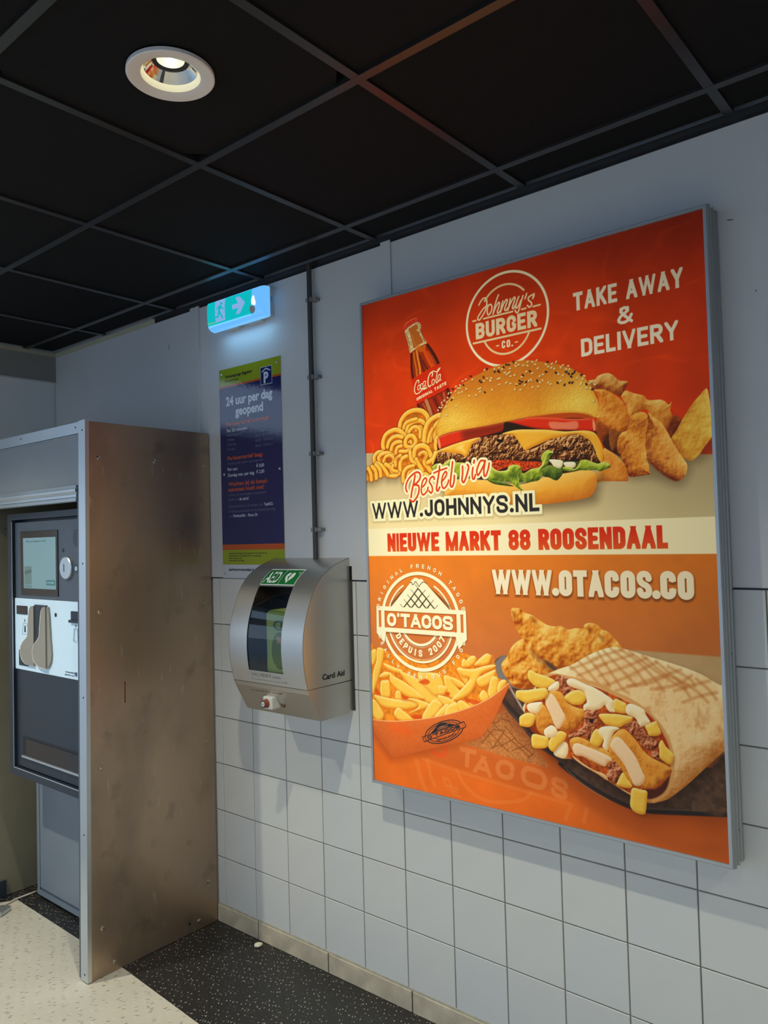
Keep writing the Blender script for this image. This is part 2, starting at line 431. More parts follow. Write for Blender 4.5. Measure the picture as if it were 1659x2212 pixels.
# ------------------------------------------------------------------ downlights
def downlight(x, y, label, power, vis=True):
    t = empty('recessed_downlight', (x, y, HC)); tag(t, label, 'ceiling light')
    lathe('trim_ring', [(.066, -.0005), (.072, -.004), (.095, -.0065), (.0975, -.004), (.097, .004), (.068, .004)], (x, y, HC), mat('ring_paint', srgb(238, 230, 224), .45), t, n=64, close=True)
    lathe('inner_ring', [(.066, -.001), (.061, .008), (.059, .013), (.066, .013)], (x, y, HC), mat('inner_ring_paint', srgb(232, 228, 200), .5), t, n=64, close=True)
    lathe('reflector', [(.0595, .012), (.052, .020), (.046, .026), (.041, .031), (.041, .037)], (x, y, HC), mat('mirror_reflector', srgb(235, 235, 235), .06, metal=1.), t, n=40, smooth=False)
    lathe('lens_holder', [(.041, .033), (.032, .0335), (.030, .040)], (x, y, HC), M['black_gap'], t, n=40)
    lathe('led_lens', [(.031, .0345), (.022, .0315), (.008, .030), (.0001, .030)], (x, y, HC), emis('led_glow', (.93, .92, .72, 1), 1.0), t, n=40)
    lathe('led_core', [(.014, .0302), (.012, .0285), (.0001, .028)], (x, y, HC), emis('led_core', (1, .95, .80, 1), 55.), t, n=24)
    lathe('housing', [(.084, .006), (.084, .10), (.0001, .10)], (x, y, HC), M['black_gap'], t, n=32)
    l = bpy.data.lights.new('downlight_beam', 'SPOT'); l.energy = power; l.color = (1., .96, .78); l.spot_size = math.radians(118); l.spot_blend = .75
    l.shadow_soft_size = .022
    o = bpy.data.objects.new('downlight_beam', l); link(o, t, (x, y, HC + .024))
    return t
downlight(LX, LY, 'round recessed downlight with pale ring and mirror reflector in the black ceiling', 100)

def far_light(x, y, label):
    t = downlight(x, y, label, 165 if y > 3 else 80)
    return t
for (x, y), w in zip(lamps, ('near the front wall of the lobby', 'in front of the steel cabinet', 'over the middle of the lobby')):
    far_light(x, y, 'round recessed downlight ' + w)

# ------------------------------------------------------------------ steel cabinet round the payment machine
YC, ZC = 2.897, 2.090
def lean(x, y, z): return (x * (1 - .0155 * z) if x < -.2 else x, y, z)
cab = empty('steel_cabinet', (-.30, 3.4, 0)); tag(cab, 'tall steel cabinet with stained side panel standing against the tiled wall', 'cabinet')
YL = 3.905
# side panel is a sheet with a slot cut out of it
sx0, sx1, sz0, sz1 = -.4445, -.4385, 1.000, 1.082
xs = [-.602, sx0, sx1, -.012]; zs = [.002, sz0, sz1, ZC]
v, f = [], []
for yy in (YC, YC + .004):
    for z in zs:
        for x in xs: v.append(lean(x, yy, z))
for j in range(3):
    for i in range(3):
        if i == 1 and j == 1: continue
        a = j * 4 + i
        f += [(a, a + 1, a + 5, a + 4), (16 + a, 16 + a + 4, 16 + a + 5, 16 + a + 1)]
for a, b in ((5, 6), (6, 10), (10, 9), (9, 5)): f.append((a, b, 16 + b, 16 + a))
for a, b in [(0, 3), (3, 15), (15, 12), (12, 0)]: f.append((a, b, 16 + b, 16 + a))
sp_ = add('side_panel', v, f, M['stained'], cab); fixn(sp_)
box('slot_lining', (sx0 - .003, sx1 + .003, YC + .004, YC + .03, sz0 - .004, sz1 + .004), mat('slot_wood', srgb(120, 88, 52), .7, var=.2, vscale=30), cab, fn=lean)
scr = None
for x, z in ((-.549, 1.950), (-.294, 1.9503), (-.0413, 1.9485), (-.549, 1.360), (-.048, 1.3607), (-.546, .773), (-.052, .769), (-.5446, .180), (-.0558, .182), (-.496, .036), (-.107, .036)):
    X, _, Z_ = lean(x, 0, z)
    if scr is None:
        scr = lathe('screw', [(.0001, -.0045), (.0045, -.0050), (.0080, -.0030), (.0088, 0), (.0001, 0)], (X, YC, Z_), M['screw'], cab, axis='Y', n=14)
        off = WLOC[scr.name] - Vector((X, YC, Z_))
    else:
        dup(scr, cab, Vector((X, YC, Z_)) + off)
lathe('open_hole', [(.0001, -.0006), (.006, -.0006), (.006, 0)], (-.155, YC, .042), M['black_gap'], cab, axis='Y', n=14)
# front: corner angle, top strip, header board, profiled rail
prism('corner_angle', [(-.6065, YC - .003), (-.6065, YC + .046), (-.602, YC + .046), (-.602, YC + .001), (-.59, YC + .001), (-.59, YC - .003)], 2, .004, ZC + .004, M['alu'], cab, fn=lean)
box('inner_jamb', (-.601, -.560, YC + .044, YC + .066, .004, 1.849), M['kiosk'], cab, fn=lean)
box('top_strip', (-.6055, -.602, YC + .046, YL, 2.047, ZC), M['alu'], cab, fn=lean)
box('header_board', (-.599, -.585, YC + .046, YL, 1.846, 2.047), M['hdr'], cab, fn=lean)
box('header_bead', (-.6015, -.585, YC + .046, YL, 2.037, 2.0445), M['hdr'], cab, fn=lean)
prism('profiled_rail', [(-.585, 1.849), (-.606, 1.849), (-.608, 1.842), (-.604, 1.838), (-.610, 1.834), (-.610, 1.826), (-.602, 1.817), (-.606, 1.813), (-.606, 1.804), (-.602, 1.802), (-.606, 1.800), (-.608, 1.788), (-.602, 1.786), (-.585, 1.786)],
      1, YC + .066, YL, M['alu'], cab,
      fn=lambda x, y, z: lean(x, y, z))
box('inner_side_board', (-.585, -.012, YL - .02, YL, .002, 2.085), M['board'], cab)
box('top_board', (-.58, -.012, YC + .004, YL - .02, 2.07, 2.085), M['hdr'], cab)
box('inner_back_board', (-.02, -.010, YC + .004, YL - .02, .002, 2.07), M['board'], cab)
box('plinth_block', (-.585, -.466, YL - .034, YL - .02, .002, .075), M['kiosk_dark'], cab)
k = 0
csc = None
for X, Yc, Z_ in ((-.6065, 2.915, 2.055), (-.6065, 2.915, 1.548), (-.6065, 2.915, 1.046), (-.6065, 2.915, .5385), (-.6065, 2.915, .030), (-.6055, 2.966, 2.071), (-.6055, 3.42, 2.073), (-.599, 2.950, 1.909)):
    Xl = X * (1 - .0155 * Z_)
    if csc is None:
        csc = lathe('rivet', [(.0001, -.0012), (.0030, -.001), (.0036, .0)], (Xl, Yc, Z_), M['black_gap'], cab, axis='X', n=10)
        off2 = WLOC[csc.name] - Vector((Xl, Yc, Z_))
    else: dup(csc, cab, Vector((Xl, Yc, Z_)) + off2)

# lower door under the machine
door = box('lower_door', (-.377, -.355, YC + .02, 3.757, .012, .80), M['door_grey'], cab, bevel=.003, seg=1)
box('door_inset', (-.3795, -.376, YC + .06, 3.719, .052, .76), M['door_grey'], door, bevel=.002, seg=1)
boxes('inset_groove', [(-.3783, -.377, YC + .05, 3.727, .043, .052), (-.3783, -.377, 3.719, 3.727, .043, .76)], M['kiosk'], door)

# ------------------------------------------------------------------ payment machine
XM = -.54
pm = empty('payment_machine', (-.45, 3.32, .63)); tag(pm, 'slate grey parking payment machine with screen and white card panel inside the steel cabinet', 'payment machine')
Y0, Y1, Z0, Z1 = 2.975, 3.656, .626, 1.762
box('body', (-.50, -.378, Y0 + .006, Y1 - .006, Z0 + .006, Z1 - .006), M['kiosk_dark'], pm)
fw = .040
boxes('front_frame', [(XM, -.50, Y0, Y1, Z1 - .026, Z1), (XM, -.50, Y0, Y1, Z0, Z0 + .034), (XM, -.50, Y1 - .042, Y1, Z0 + .034, Z1 - .026), (XM, -.50, Y0, Y0 + .042, Z0 + .034, Z1 - .026)], M['kiosk_dark'], pm)
fd = box('face_panel', (XM + .012, -.50, Y0 + .046, Y1 - .046, 1.085, Z1 - .037), M['kiosk'], pm, bevel=.002, seg=1)
box('lower_panel', (XM + .012, -.50, Y0 + .046, Y1 - .046, Z0 + .038, 1.085), M['kiosk_dark'], pm, bevel=.002, seg=1)
boxes('frame_highlight', [(XM - .0012, XM, Y1 - .044, Y1 - .040, Z0 + .034, Z1 - .034), (XM - .0012, XM, Y0, Y1 - .040, Z0 + .030, Z0 + .034)], M['alu'], pm)
XF = XM + .012
scb = box('screen_bezel', (XF - .004, XF, 3.225, 3.552, 1.4105, 1.684), M['glossblk'], pm, bevel=.001, seg=1)
scr_ = add('screen', [(XF - .0045, yy, zz) for yy, zz in [(3.5252,1.6552),(3.2378,1.6553),(3.2390,1.4389),(3.5223,1.4388)]], [(0, 1, 2, 3)], emis('screen_glow', srgb(104, 140, 148), 1.0, .2), scb)
def quad(nm, pts, m, par, X): return add(nm, [(X, a, b) for a, b in pts], [tuple(range(len(pts)))], m, par)
quad('screen_picture', [(3.5151,1.5334),(3.4489,1.5336),(3.4492,1.4550),(3.5154,1.4537)], emis('sc1', srgb(84, 112, 112), 1, .2), scb, XF - .0049)
quad('screen_picture', [(3.5107,1.5122),(3.4524,1.5216),(3.4511,1.5074),(3.5077,1.4993)], emis('sc2', srgb(58, 84, 88), 1, .2), scb, XF - .0052)
quad('screen_picture', [(3.5154,1.4507),(3.4493,1.4512),(3.4495,1.4423),(3.5156,1.4423)], emis('sc3', srgb(74, 112, 116), 1, .2), scb, XF - .0049)
quad('screen_button', [(3.3214,1.4771),(3.2453,1.4775),(3.2444,1.4546),(3.3204,1.4545)], emis('sc4', srgb(40, 100, 104), 1, .2), scb, XF - .0049)
quad('screen_arrow', [(3.3156,1.4670),(3.2692,1.4671),(3.2691,1.4707),(3.2544,1.4659),(3.2693,1.4606),(3.2693,1.4642),(3.3156,1.4641)], emis('sc5', srgb(130, 170, 172), 1, .2), scb, XF - .0052)
letters([('Voer uw kenteken in ALG', 3.497, 3.318, 1.636, .010, .01)], 'screen_lettering', emis('sctx', srgb(50, 74, 80), 1, .3), scb, XF - .0050)
# coin entry disc, small lamp, speaker slots, coin return button
def disc(name, cy, cz, r, h, m, par, n=40):
    return lathe(name, [(.0001, -h), (r * .93, -h), (r, -h * .75), (r, 0), (.0001, 0)], (XF, cy, cz), m, par, axis='X', n=n)
cd = disc('coin_disc', 3.150, 1.528, .046, .012, M['alu'], pm)
box('coin_slot', (XF - .0128, XF - .011, 3.156, 3.160, 1.513, 1.544), M['black_gap'], cd)
disc('keyhole', 3.185, 1.600, .008, .002, M['kiosk_dark'], pm, 16)
rb = disc('return_button', 3.072, 1.5255, .0165, .004, M['kiosk_dark'], pm, 24)
disc('button_cap', 3.074, 1.526, .010, .006, M['alu'], rb, 20)
for i in range(11):
    dz = (i - 5) * .0062
    w = .030 * math.sqrt(max(.12, 1 - (dz / .036) ** 2))
    box('speaker_slot', (XF - .0006, XF + .001, 3.075 - w, 3.075 + w, 1.6475 + dz - .0013, 1.6475 + dz + .0013), M['ink'], pm)
# white card panel
cp = box('card_panel', (XF - .004, XF, Y0 + .046, 3.610, 1.0845, 1.394), M['kwhite'], pm, bevel=.002, seg=1)
XP = XF - .004
def ch(nm, b, m, **k): return box(nm, b, m, cp, **k)
ch('ticket_slot', (XP - .003, XP, 3.490, 3.590, 1.325, 1.362), M['glossblk'], bevel=.002, seg=1)
ch('note_slot', (XP - .004, XP, 3.000, 3.118, 1.313, 1.356), M['glossblk'], bevel=.002, seg=1)
ch('note_slot_lip', (XP - .010, XP - .004, 3.000, 3.124, 1.311, 1.322), M['kiosk_dark'])
ch('tray_flap', (XP - .002, XP, 3.490, 3.572, 1.104, 1.170), M['kiosk_dark'])
lathe('card_hole', [(.0001, -.0015), (.0085, -.0015), (.0085, 0)], (XP, 3.244, 1.335), M['ink'], cp, axis='X', n=16)
# guitar-shaped cheeks standing out of the white panel, with a dark chute between
def plate(nm, pts, d0, d1, m, par):
    n = len(pts)
    v = [(XP - d0, a, b) for a, b in pts] + [(XP - d1, a, b) for a, b in pts]
    f = [tuple(range(n))[::-1], tuple(range(n, 2 * n))] + [(i, (i + 1) % n, n + (i + 1) % n, n + i) for i in range(n)]
    o = add(nm, v, f, m, par); fixn(o); return o
c1 = plate('scoop_cheek', [(3.4182,1.3664),(3.4403,1.3648),(3.4534,1.3524),(3.4639,1.3146),(3.4699,1.2656),(3.4739,1.2336),(3.4935,1.2207),(3.5182,1.2055),(3.5349,1.1881),(3.5420,1.1687),(3.5375,1.1482),(3.5265,1.1321),(3.5056,1.1199),(3.4800,1.1130),(3.4506,1.1126),(3.4214,1.1121)], 0, .010, M['scoop'], cp)
c2 = plate('scoop_cheek', [(3.3076,1.3668),(3.3242,1.3640),(3.3351,1.3534),(3.3450,1.3237),(3.3522,1.2795),(3.3578,1.2389),(3.3767,1.2231),(3.4019,1.2048),(3.4164,1.1872),(3.4215,1.1702),(3.4173,1.1501),(3.4052,1.1341),(3.3869,1.1224),(3.3610,1.1144),(3.3269,1.1119),(3.3080,1.1129)], 0, .014, M['scoop'], cp)
plate('scoop_edge', [(3.3226,1.3670),(3.3334,1.3600),(3.3428,1.3494),(3.3511,1.3234),(3.3584,1.2791),(3.3632,1.2404),(3.3812,1.2257),(3.4065,1.2071),(3.4211,1.1891),(3.4263,1.1698),(3.4221,1.1479),(3.4100,1.1315),(3.3916,1.1191),(3.3641,1.1119),(3.3307,1.1094),(3.3081,1.1103),(3.3080,1.1129),(3.3269,1.1119),(3.3610,1.1144),(3.3869,1.1224),(3.4052,1.1341),(3.4173,1.1501),(3.4215,1.1702),(3.4164,1.1872),(3.4019,1.2048),(3.3767,1.2231),(3.3578,1.2389),(3.3522,1.2795),(3.3450,1.3237),(3.3351,1.3534),(3.3242,1.3640)], 0, .015, M['scoop_lip'], cp)
plate('scoop_edge', [(3.4403,1.3648),(3.4534,1.3524),(3.4639,1.3146),(3.4699,1.2656),(3.4739,1.2336),(3.4935,1.2207),(3.5182,1.2055),(3.5349,1.1881),(3.5420,1.1687),(3.5375,1.1482),(3.5265,1.1321),(3.5056,1.1199),(3.4800,1.1130),(3.4801,1.1115),(3.5089,1.1181),(3.5314,1.1306),(3.5425,1.1471),(3.5469,1.1683),(3.5398,1.1886),(3.5230,1.2067),(3.4967,1.2220),(3.4770,1.2345),(3.4739,1.2654),(3.4679,1.3144),(3.4565,1.3538)], 0, .0105, M['scoop_lip'], cp)
plate('scoop_side', [(3.3061,1.3669),(3.2942,1.3637),(3.2881,1.3372),(3.2828,1.2832),(3.2782,1.2295),(3.2731,1.1974),(3.2708,1.1725),(3.2775,1.1432),(3.2914,1.1223),(3.3065,1.1130)], 0, .008, M['scoop'], cp)
plate('chute', [(3.4165,1.3717),(3.3120,1.3710),(3.3351,1.3534),(3.3450,1.3237),(3.3522,1.2795),(3.3578,1.2389),(3.3767,1.2231),(3.4019,1.2048),(3.4164,1.1872),(3.4215,1.1702)], 0, .006, M['kiosk_dark'], cp)
for a in ([(3.5292,1.2881),(3.4967,1.2874),(3.4882,1.2398),(3.5419,1.2396)], [(3.0981,1.2870),(3.0734,1.2877),(3.0679,1.2390),(3.1049,1.2387)], [(3.0913,1.2846),(3.0681,1.2825),(3.0613,1.2333),(3.0968,1.2337)]):
    tube('printed_ticket', [(XP - .0004, *q) for q in a + a[:1]], .0007, M['ink_blue'], cp, n=4)
quad('printed_strip', [(3.5197,1.2772),(3.5099,1.2770),(3.5090,1.2491),(3.5220,1.2491)], M['ink'], cp, XP - .0006)
for a in ([(3.5165,1.3053),(3.5094,1.2996),(3.5142,1.2994),(3.5144,1.2918),(3.5193,1.2916),(3.5191,1.2992),(3.5240,1.2989)], [(3.0839,1.3044),(3.0772,1.2986),(3.0820,1.2983),(3.0822,1.2914),(3.0863,1.2911),(3.0861,1.2981),(3.0903,1.2979)]):
    quad('printed_arrow', a, M['ink'], cp, XP - .0006)
quad('printed_logo', [(3.0986,1.1144),(3.0780,1.1156),(3.0771,1.0984),(3.0880,1.0995),(3.0988,1.1060)], M['ink_blue'], cp, XP - .0006)
letters([('compuder', 3.172, 3.100, 1.108, .007, .02), ('00778-1013', 3.176, 3.095, 1.096, .006, .02)], 'printed_lettering', M['ink'], cp, XP - .0006)
# lower tray
tr = boxes('tray_recess', [(XF - .001, XF + .001, 2.99, 3.553, .718, .80)], M['ink'], pm)
box('tray_lip', (XF - .012, XF, 2.99, 3.546, .711, .719), M['alu'], pm, bevel=.001, seg=1)
box('tray_glass', (XF - .003, XF - .001, 2.99, 3.52, .722, .79), M['glossblk'], pm)

# cable and plug on the floor by the machine
tag(tube('power_cable', [(-.36, 3.79, .010), (-.40, 3.80, .006), (-.46, 3.80, .0055), (-.52, 3.78, .0055), (-.575, 3.72, .0055), (-.64, 3.62, .0055)], .0045, M['scoop_lip']),
    'thin pale cable lying on the floor in front of the machine', 'cable')
pg = box('metal_plug', (-.59, -.52, 3.70, 3.75, 0.0005, .022), M['alu'], None, bevel=.004, seg=2); tag(pg, 'small silver block lying on the cream floor beside the cabinet', 'plug')
pg.rotation_euler = (0, 0, .5)

# ------------------------------------------------------------------ defibrillator cabinet
AY0, AY1 = 2.088, 2.482
prof = [(0, 1.546), (-.012, 1.5455), (-.030, 1.541), (-.050, 1.5355), (-.073, 1.528), (-.100, 1.517), (-.125, 1.504), (-.149, 1.488), (-.171, 1.468), (-.190, 1.444), (-.207, 1.414), (-.222, 1.380), (-.234, 1.349),
        (-.243, 1.318), (-.249, 1.288), (-.2515, 1.258), (-.2525, 1.227), (-.251, 1.197), (-.2475, 1.165), (-.241, 1.134), (-.233, 1.100)]
aed = empty('defibrillator_cabinet', (-.12, 2.285, .982)); tag(aed, 'curved brushed steel defibrillator wall cabinet with green sign and dark window', 'defibrillator cabinet')
def px_at(z):
    for (x0, z0), (x1, z1) in zip(prof[:-1], prof[1:]):
        if z1 <= z <= z0: return x0 + (x1 - x0) * (z0 - z) / (z0 - z1)
    return prof[-1][0]
def steel_aed():
    m = mat('lid_steel', srgb(200, 197, 190), .36, metal=.85, var=.05, vscale=4, bump=.06, bscale=60, stretch=(1, .03, 2))
    return m
M['lid'] = steel_aed()
# the lid: a curved sheet with a window opening, and two side cheeks
wy0, wy1, wz0, wz1 = 2.196, 2.381, 1.146, 1.449
zp = sorted([z for _, z in prof] + [wz0, wz1], reverse=True)
P2 = [(px_at(z), z) for z in zp]
ys = [AY0, wy0, wy1, AY1]
v, f = [], []
for x, z in P2:
    for y in ys: v.append((x, y, z))
for i in range(len(P2) - 1):
    for j in range(3):
        if j == 1 and P2[i][1] <= wz1 + 1e-6 and P2[i + 1][1] >= wz0 - 1e-6: continue
        a = i * 4 + j; f.append((a, a + 1, a + 5, a + 4))
sheet = add('lid', v, f, M['lid'], aed, smooth=True)
sd = sheet.modifiers.new('sheet', 'SOLIDIFY'); sd.thickness = .002; sd.offset = -1
es = sheet.modifiers.new('edges', 'EDGE_SPLIT'); es.split_angle = math.radians(32)
fixn(sheet)
def cheekm(nm, y0, y1, pr, m):
    return prism(nm, pr, 1, y0, y1, m, aed)
lidp = prof + [(0, 1.102)]
cheekm('side_cheek', AY0, AY0 + .0025, [(x + (.0006 if x < -.001 else 0), z - .0006) for x, z in lidp], M['lid'])
cheekm('side_cheek', AY1 - .0025, AY1, lidp, M['lid'])
base = [(0, 1.098), (-.2325, 1.098), (-.226, 1.082), (-.170, .982), (0, .982)]
bs = prism('base_box', base, 1, AY0, AY1, M['lid'], aed)
boxes('seam', [(-.2315, -.002, AY0 + .001, AY1 - .001, 1.097, 1.101)], M['black_gap'], aed)
boxes('back_plate', [(-.006, .0, AY0 - .012, AY1 + .004, .99, 1.515)], M['conduit'], aed)
# window pane and what shows behind it
pane_v, pane_f = [], []
pz = [z for z in zp if wz0 - 1e-6 <= z <= wz1 + 1e-6]
for z in pz:
    for y in (wy0 - .001, wy1 + .001): pane_v.append((px_at(z) + .0035, y, z))
for i in range(len(pz) - 1): pane_f.append((2 * i, 2 * i + 1, 2 * i + 3, 2 * i + 2))
gm = bpy.data.materials.new('tinted_pane'); gm.use_nodes = True
N, L = gm.node_tree.nodes, gm.node_tree.links
N.remove(N['Principled BSDF'])
gl = N.new('ShaderNodeBsdfGlossy'); gl.inputs['Roughness'].default_value = .03; gl.inputs[0].default_value = (.9, .95, 1, 1)
tr_ = N.new('ShaderNodeBsdfTransparent'); tr_.inputs[0].default_value = (.92, .95, .93, 1)
fr_ = N.new('ShaderNodeFresnel'); fr_.inputs[0].default_value = 1.55
ms = N.new('ShaderNodeMixShader'); L.new(fr_.outputs[0], ms.inputs[0]); L.new(tr_.outputs[0], ms.inputs[1]); L.new(gl.outputs[0], ms.inputs[2])
L.new(ms.outputs[0], N['Material Output'].inputs[0])
pn = add('window_pane', pane_v, pane_f, gm, aed, smooth=True)
boxes('window_lining', [(-.10, -.095, 2.12, 2.45, 1.12, 1.48), (-.160, -.10, 2.14, 2.145, 1.12, 1.47), (-.160, -.10, 2.43, 2.435, 1.12, 1.47), (-.225, -.10, 2.14, 2.435, 1.118, 1.122)], M['ink'], aed)
dm = mat('device_shell', srgb(176, 190, 96), .4, emit=None)
dv = empty('defibrillator', (-.15, 2.25, 1.122)); tag(dv, 'yellow-green defibrillator behind the window of the curved steel cabinet', 'defibrillator')
box('shell', (-.222, -.11, 2.165, 2.318, 1.1225, 1.365), dm, dv, bevel=.022, seg=4)
sh2 = lathe('round_pad', [(.0001, -.004), (.040, -.004), (.044, 0)], (-.222, 2.235, 1.222), mat('olive_pad', srgb(120, 128, 40), .5), dv, axis='X', n=32)
sh2.scale = (1, 1, 1.5)
box('paper_tag', (-.2275, -.227, 2.218, 2.245, 1.250, 1.272), mat('pink_tag', srgb(214, 170, 140), .6), dv)
letters([('ED', 2.182, 2.268, 1.296, .034, .03)], 'mark', mat('grey_mark', srgb(84, 96, 88), .5), dv, -.2228)
# green sign on the lid: follows the curve
def on_lid(pts, off):  # (y, s) with z given
    return [(px_at(z) - off, y, z) for y, z in pts]
def strip(nm, y0a, y1a, z0, z1, m, off, par, n=8, shear=0.):
    v, f = [], []
    for i in range(n + 1):
        z = z0 + (z1 - z0) * i / n
        v += [(px_at(z) - off, y0a, z), (px_at(z) - off, y1a, z)]
    for i in range(n): f.append((2 * i, 2 * i + 1, 2 * i + 3, 2 * i + 2))
    return add(nm, v, f, m, par, smooth=True)
sg = strip('aed_sticker', 2.380, 2.196, 1.453, 1.508, mat('sign_white', srgb(225, 232, 220), .4), .0012, aed)
strip('green_field', 2.377, 2.286 - .0, 1.456, 1.505, mat('sign_green', srgb(28, 112, 52), .4), .0016, sg)
strip('green_field', 2.2575 + .0265, 2.199, 1.456, 1.505, mat('sign_green2', srgb(28, 112, 52), .4), .0016, sg)
def curved(items_obj, off):
    me = items_obj.data; c = WLOC[items_obj.name]
    for q in me.vertices:
        z = q.co.z + c.z
        q.co.x = px_at(z) - off - c.x
    return items_obj
wt = mat('sign_letter', srgb(232, 238, 228), .4)
curved(letters([('AED', 2.370, 2.293, 1.4625, .036, .020)], 'sign_letters', wt, sg, 0), .0042)
hp = []
for i in range(40):
    t = 2 * PI * i / 40
    hx = 16 * math.sin(t) ** 3; hy = 13 * math.cos(t) - 5 * math.cos(2 * t) - 2 * math.cos(3 * t) - math.cos(4 * t)
    hp.append((2.245 - hx * .00135, 1.4815 + hy * .00128))
def fan(nm, pts, m, par, off):
    v = [(px_at(z) - off, y, z) for y, z in pts]
    cy, cz = sum(p[0] for p in pts) / len(pts), sum(p[1] for p in pts) / len(pts)
    v.append((px_at(cz) - off, cy, cz)); n = len(pts)
    return add(nm, v, [(i, (i + 1) % n, n) for i in range(n)], m, par)
fan('heart', hp, wt, sg, .0032)
fan('flash', [(2.250, 1.497), (2.240, 1.484), (2.246, 1.483), (2.239, 1.468), (2.254, 1.483), (2.248, 1.485)], mat('sign_green3', srgb(28, 112, 52), .4), sg, .0044)
boxes_c = [(2.2095, 1.496, .0035, .0012), (2.2095, 1.496, .0012, .0035)]
for cy, cz, a, b in boxes_c:
    fan('cross', [(cy - a, cz - b), (cy + a, cz - b), (cy + a, cz + b), (cy - a, cz + b)], wt, sg, .0022)
# faint engraved lines below the window, lettering on the side
eg = letters([('2XC3BSET.com', 2.372, 2.215, 1.127, .011, -.005)], 'engraved_lettering', mat('engraving', srgb(118, 122, 122), .5, metal=.6), aed, 0); curved(eg, .0006)
e2 = strip('engraved_line', 2.372, 2.190, 1.1135, 1.1142, mat('engraving_dark', srgb(70, 70, 72), .6), .0006, aed, n=1)
strip('engraved_line', 2.373, 2.372, 1.1135, 1.121, mat('engraving_dark2', srgb(50, 50, 52), .6), .0006, aed, n=1)
strip('engraved_line', 2.190, 2.1885, 1.111, 1.120, mat('engraving_dark3', srgb(40, 40, 42), .6), .0006, aed, n=1)
def bx_at(z): return -.226 - (-.226 + .170) * (1.082 - z) / .1 if z < 1.082 else -.2325
e3 = letters([('in geval van nood', 2.40, 2.235, 1.066, .006, 0)], 'engraved_lettering', mat('engraving4', srgb(84, 80, 74), .6), aed, 0)
for q in e3.data.vertices: q.co.x = bx_at(q.co.z + WLOC[e3.name].z) - .0008 - WLOC[e3.name].x
letters([('Card', -.160, -.098, 1.1235, .0190, .030), ('Aid', -.086, -.046, 1.1235, .0190, .030)], 'side_lettering', M['ink'], aed, AY0 - .0006, axis=1)
letters([('i', -.0945, -.0925, 1.1235, .0190, -.01)], 'side_lettering', mat('grey_letter', srgb(120, 104, 84), .5), aed, AY0 - .0006, axis=1)
# lock block with red-brown key ring
lk = box('lock_block', (-.230, -.186, 2.276, 2.326, 1.008, 1.054), M['white_pl'], aed, bevel=.006, seg=3)
lk2 = lathe('key_ring', [(.0001, -.016), (.0125, -.016), (.0135, -.012), (.0145, -.010), (.0145, -.002), (.0165, 0)], (-.230, 2.304, 1.030), mat('rust_red_plastic', srgb(136, 66, 38), .45), lk, axis='X', n=24)
lathe('lock_core', [(.0001, -.018), (.0085, -.018), (.0092, -.016)], (-.230, 2.304, 1.030), M['white_pl'], lk, axis='X', n=20)
lathe('lock_rim', [(.0092, -.0165), (.0125, -.0165)], (-.230, 2.304, 1.030), M['ink'], lk, axis='X', n=20)
lathe('key_slot', [(.0001, -.0186), (.0028, -.0186), (.003, -.018)], (-.230, 2.304, 1.030), M['ink_blue'], lk, axis='X', n=10)
tag(aed, None)

# ------------------------------------------------------------------ parking tariff sign
SY1, SY0, SZ0, SZ1 = 2.818, 2.430, 1.462, 2.353
XS = -.009
ps = empty('parking_sign', (-.008, 2.63, 1.462)); tag(ps, 'tall dark blue and lime parking tariff board on the white wall', 'sign')
def gloss(c, n): return mat(n, c, .07, var=.02, bump=.06, bscale=55, spec=.7)
box('board', (XS + .0005, -.0062, SY0, SY1, SZ0, SZ1), M['white_pl'], ps)
def band(nm, z0, z1, c, par=ps, y0=SY0, y1=SY1, off=0.):
    return add(nm, [(XS - off, y1, z0), (XS - off, y0, z0), (XS - off, y0, z1), (XS - off, y1, z1)], [(0, 1, 2, 3)], c, par)
navy = gloss(srgb(36, 38, 92), 'sign_navy')
orange = gloss(srgb(196, 84, 34), 'sign_orange'); lime = gloss(srgb(150, 160, 34), 'sign_lime')
band('navy_field', 1.604, 2.273, navy)
band('lime_band', 2.281, SZ1, lime)
band('orange_line', 2.273, 2.281, orange)
band('orange_band', 1.581, 1.604, orange)
band('lime_band', 1.519, 1.581, lime)
band('white_band', SZ0, 1.519, gloss(srgb(196, 196, 204), 'sign_white2'))
pw = gloss(srgb(208, 210, 222), 'letter_white'); pd_ = gloss(srgb(22, 26, 56), 'letter_navy'); po = gloss(srgb(206, 92, 52), 'letter_orange'); pgr = gloss(srgb(118, 120, 140), 'letter_grey')
XL = XS - .0006
Pq = band('p_square', 2.2496, 2.3235, pw, y0=2.481, y1=2.551, off=.0004)
band('p_square_field', 2.2520, 2.3215, navy, par=Pq, y0=2.4832, y1=2.5490, off=.0008)
letters([('P', 2.531, 2.502, 2.258, .0420, .05)], 'p_letter', pw, Pq, XS - .0012)
add('roof_mark', [(XS - .0012, a, b) for a, b in ((2.541, 2.3015), (2.516, 2.3125), (2.491, 2.3015), (2.491, 2.3065), (2.516, 2.318), (2.541, 2.3065))], [(0, 1, 4, 5), (1, 2, 3, 4)], pw, Pq)
letters([('Parkeergarage Biggelaar', 2.775, 2.602, 2.3135, .0115, .018)], 'dark_lettering', pd_, ps, XL)
letters([('Roosendaal', 2.775, 2.690, 2.2955, .0110, -.004)], 'thin_lettering', pd_, ps, XL)
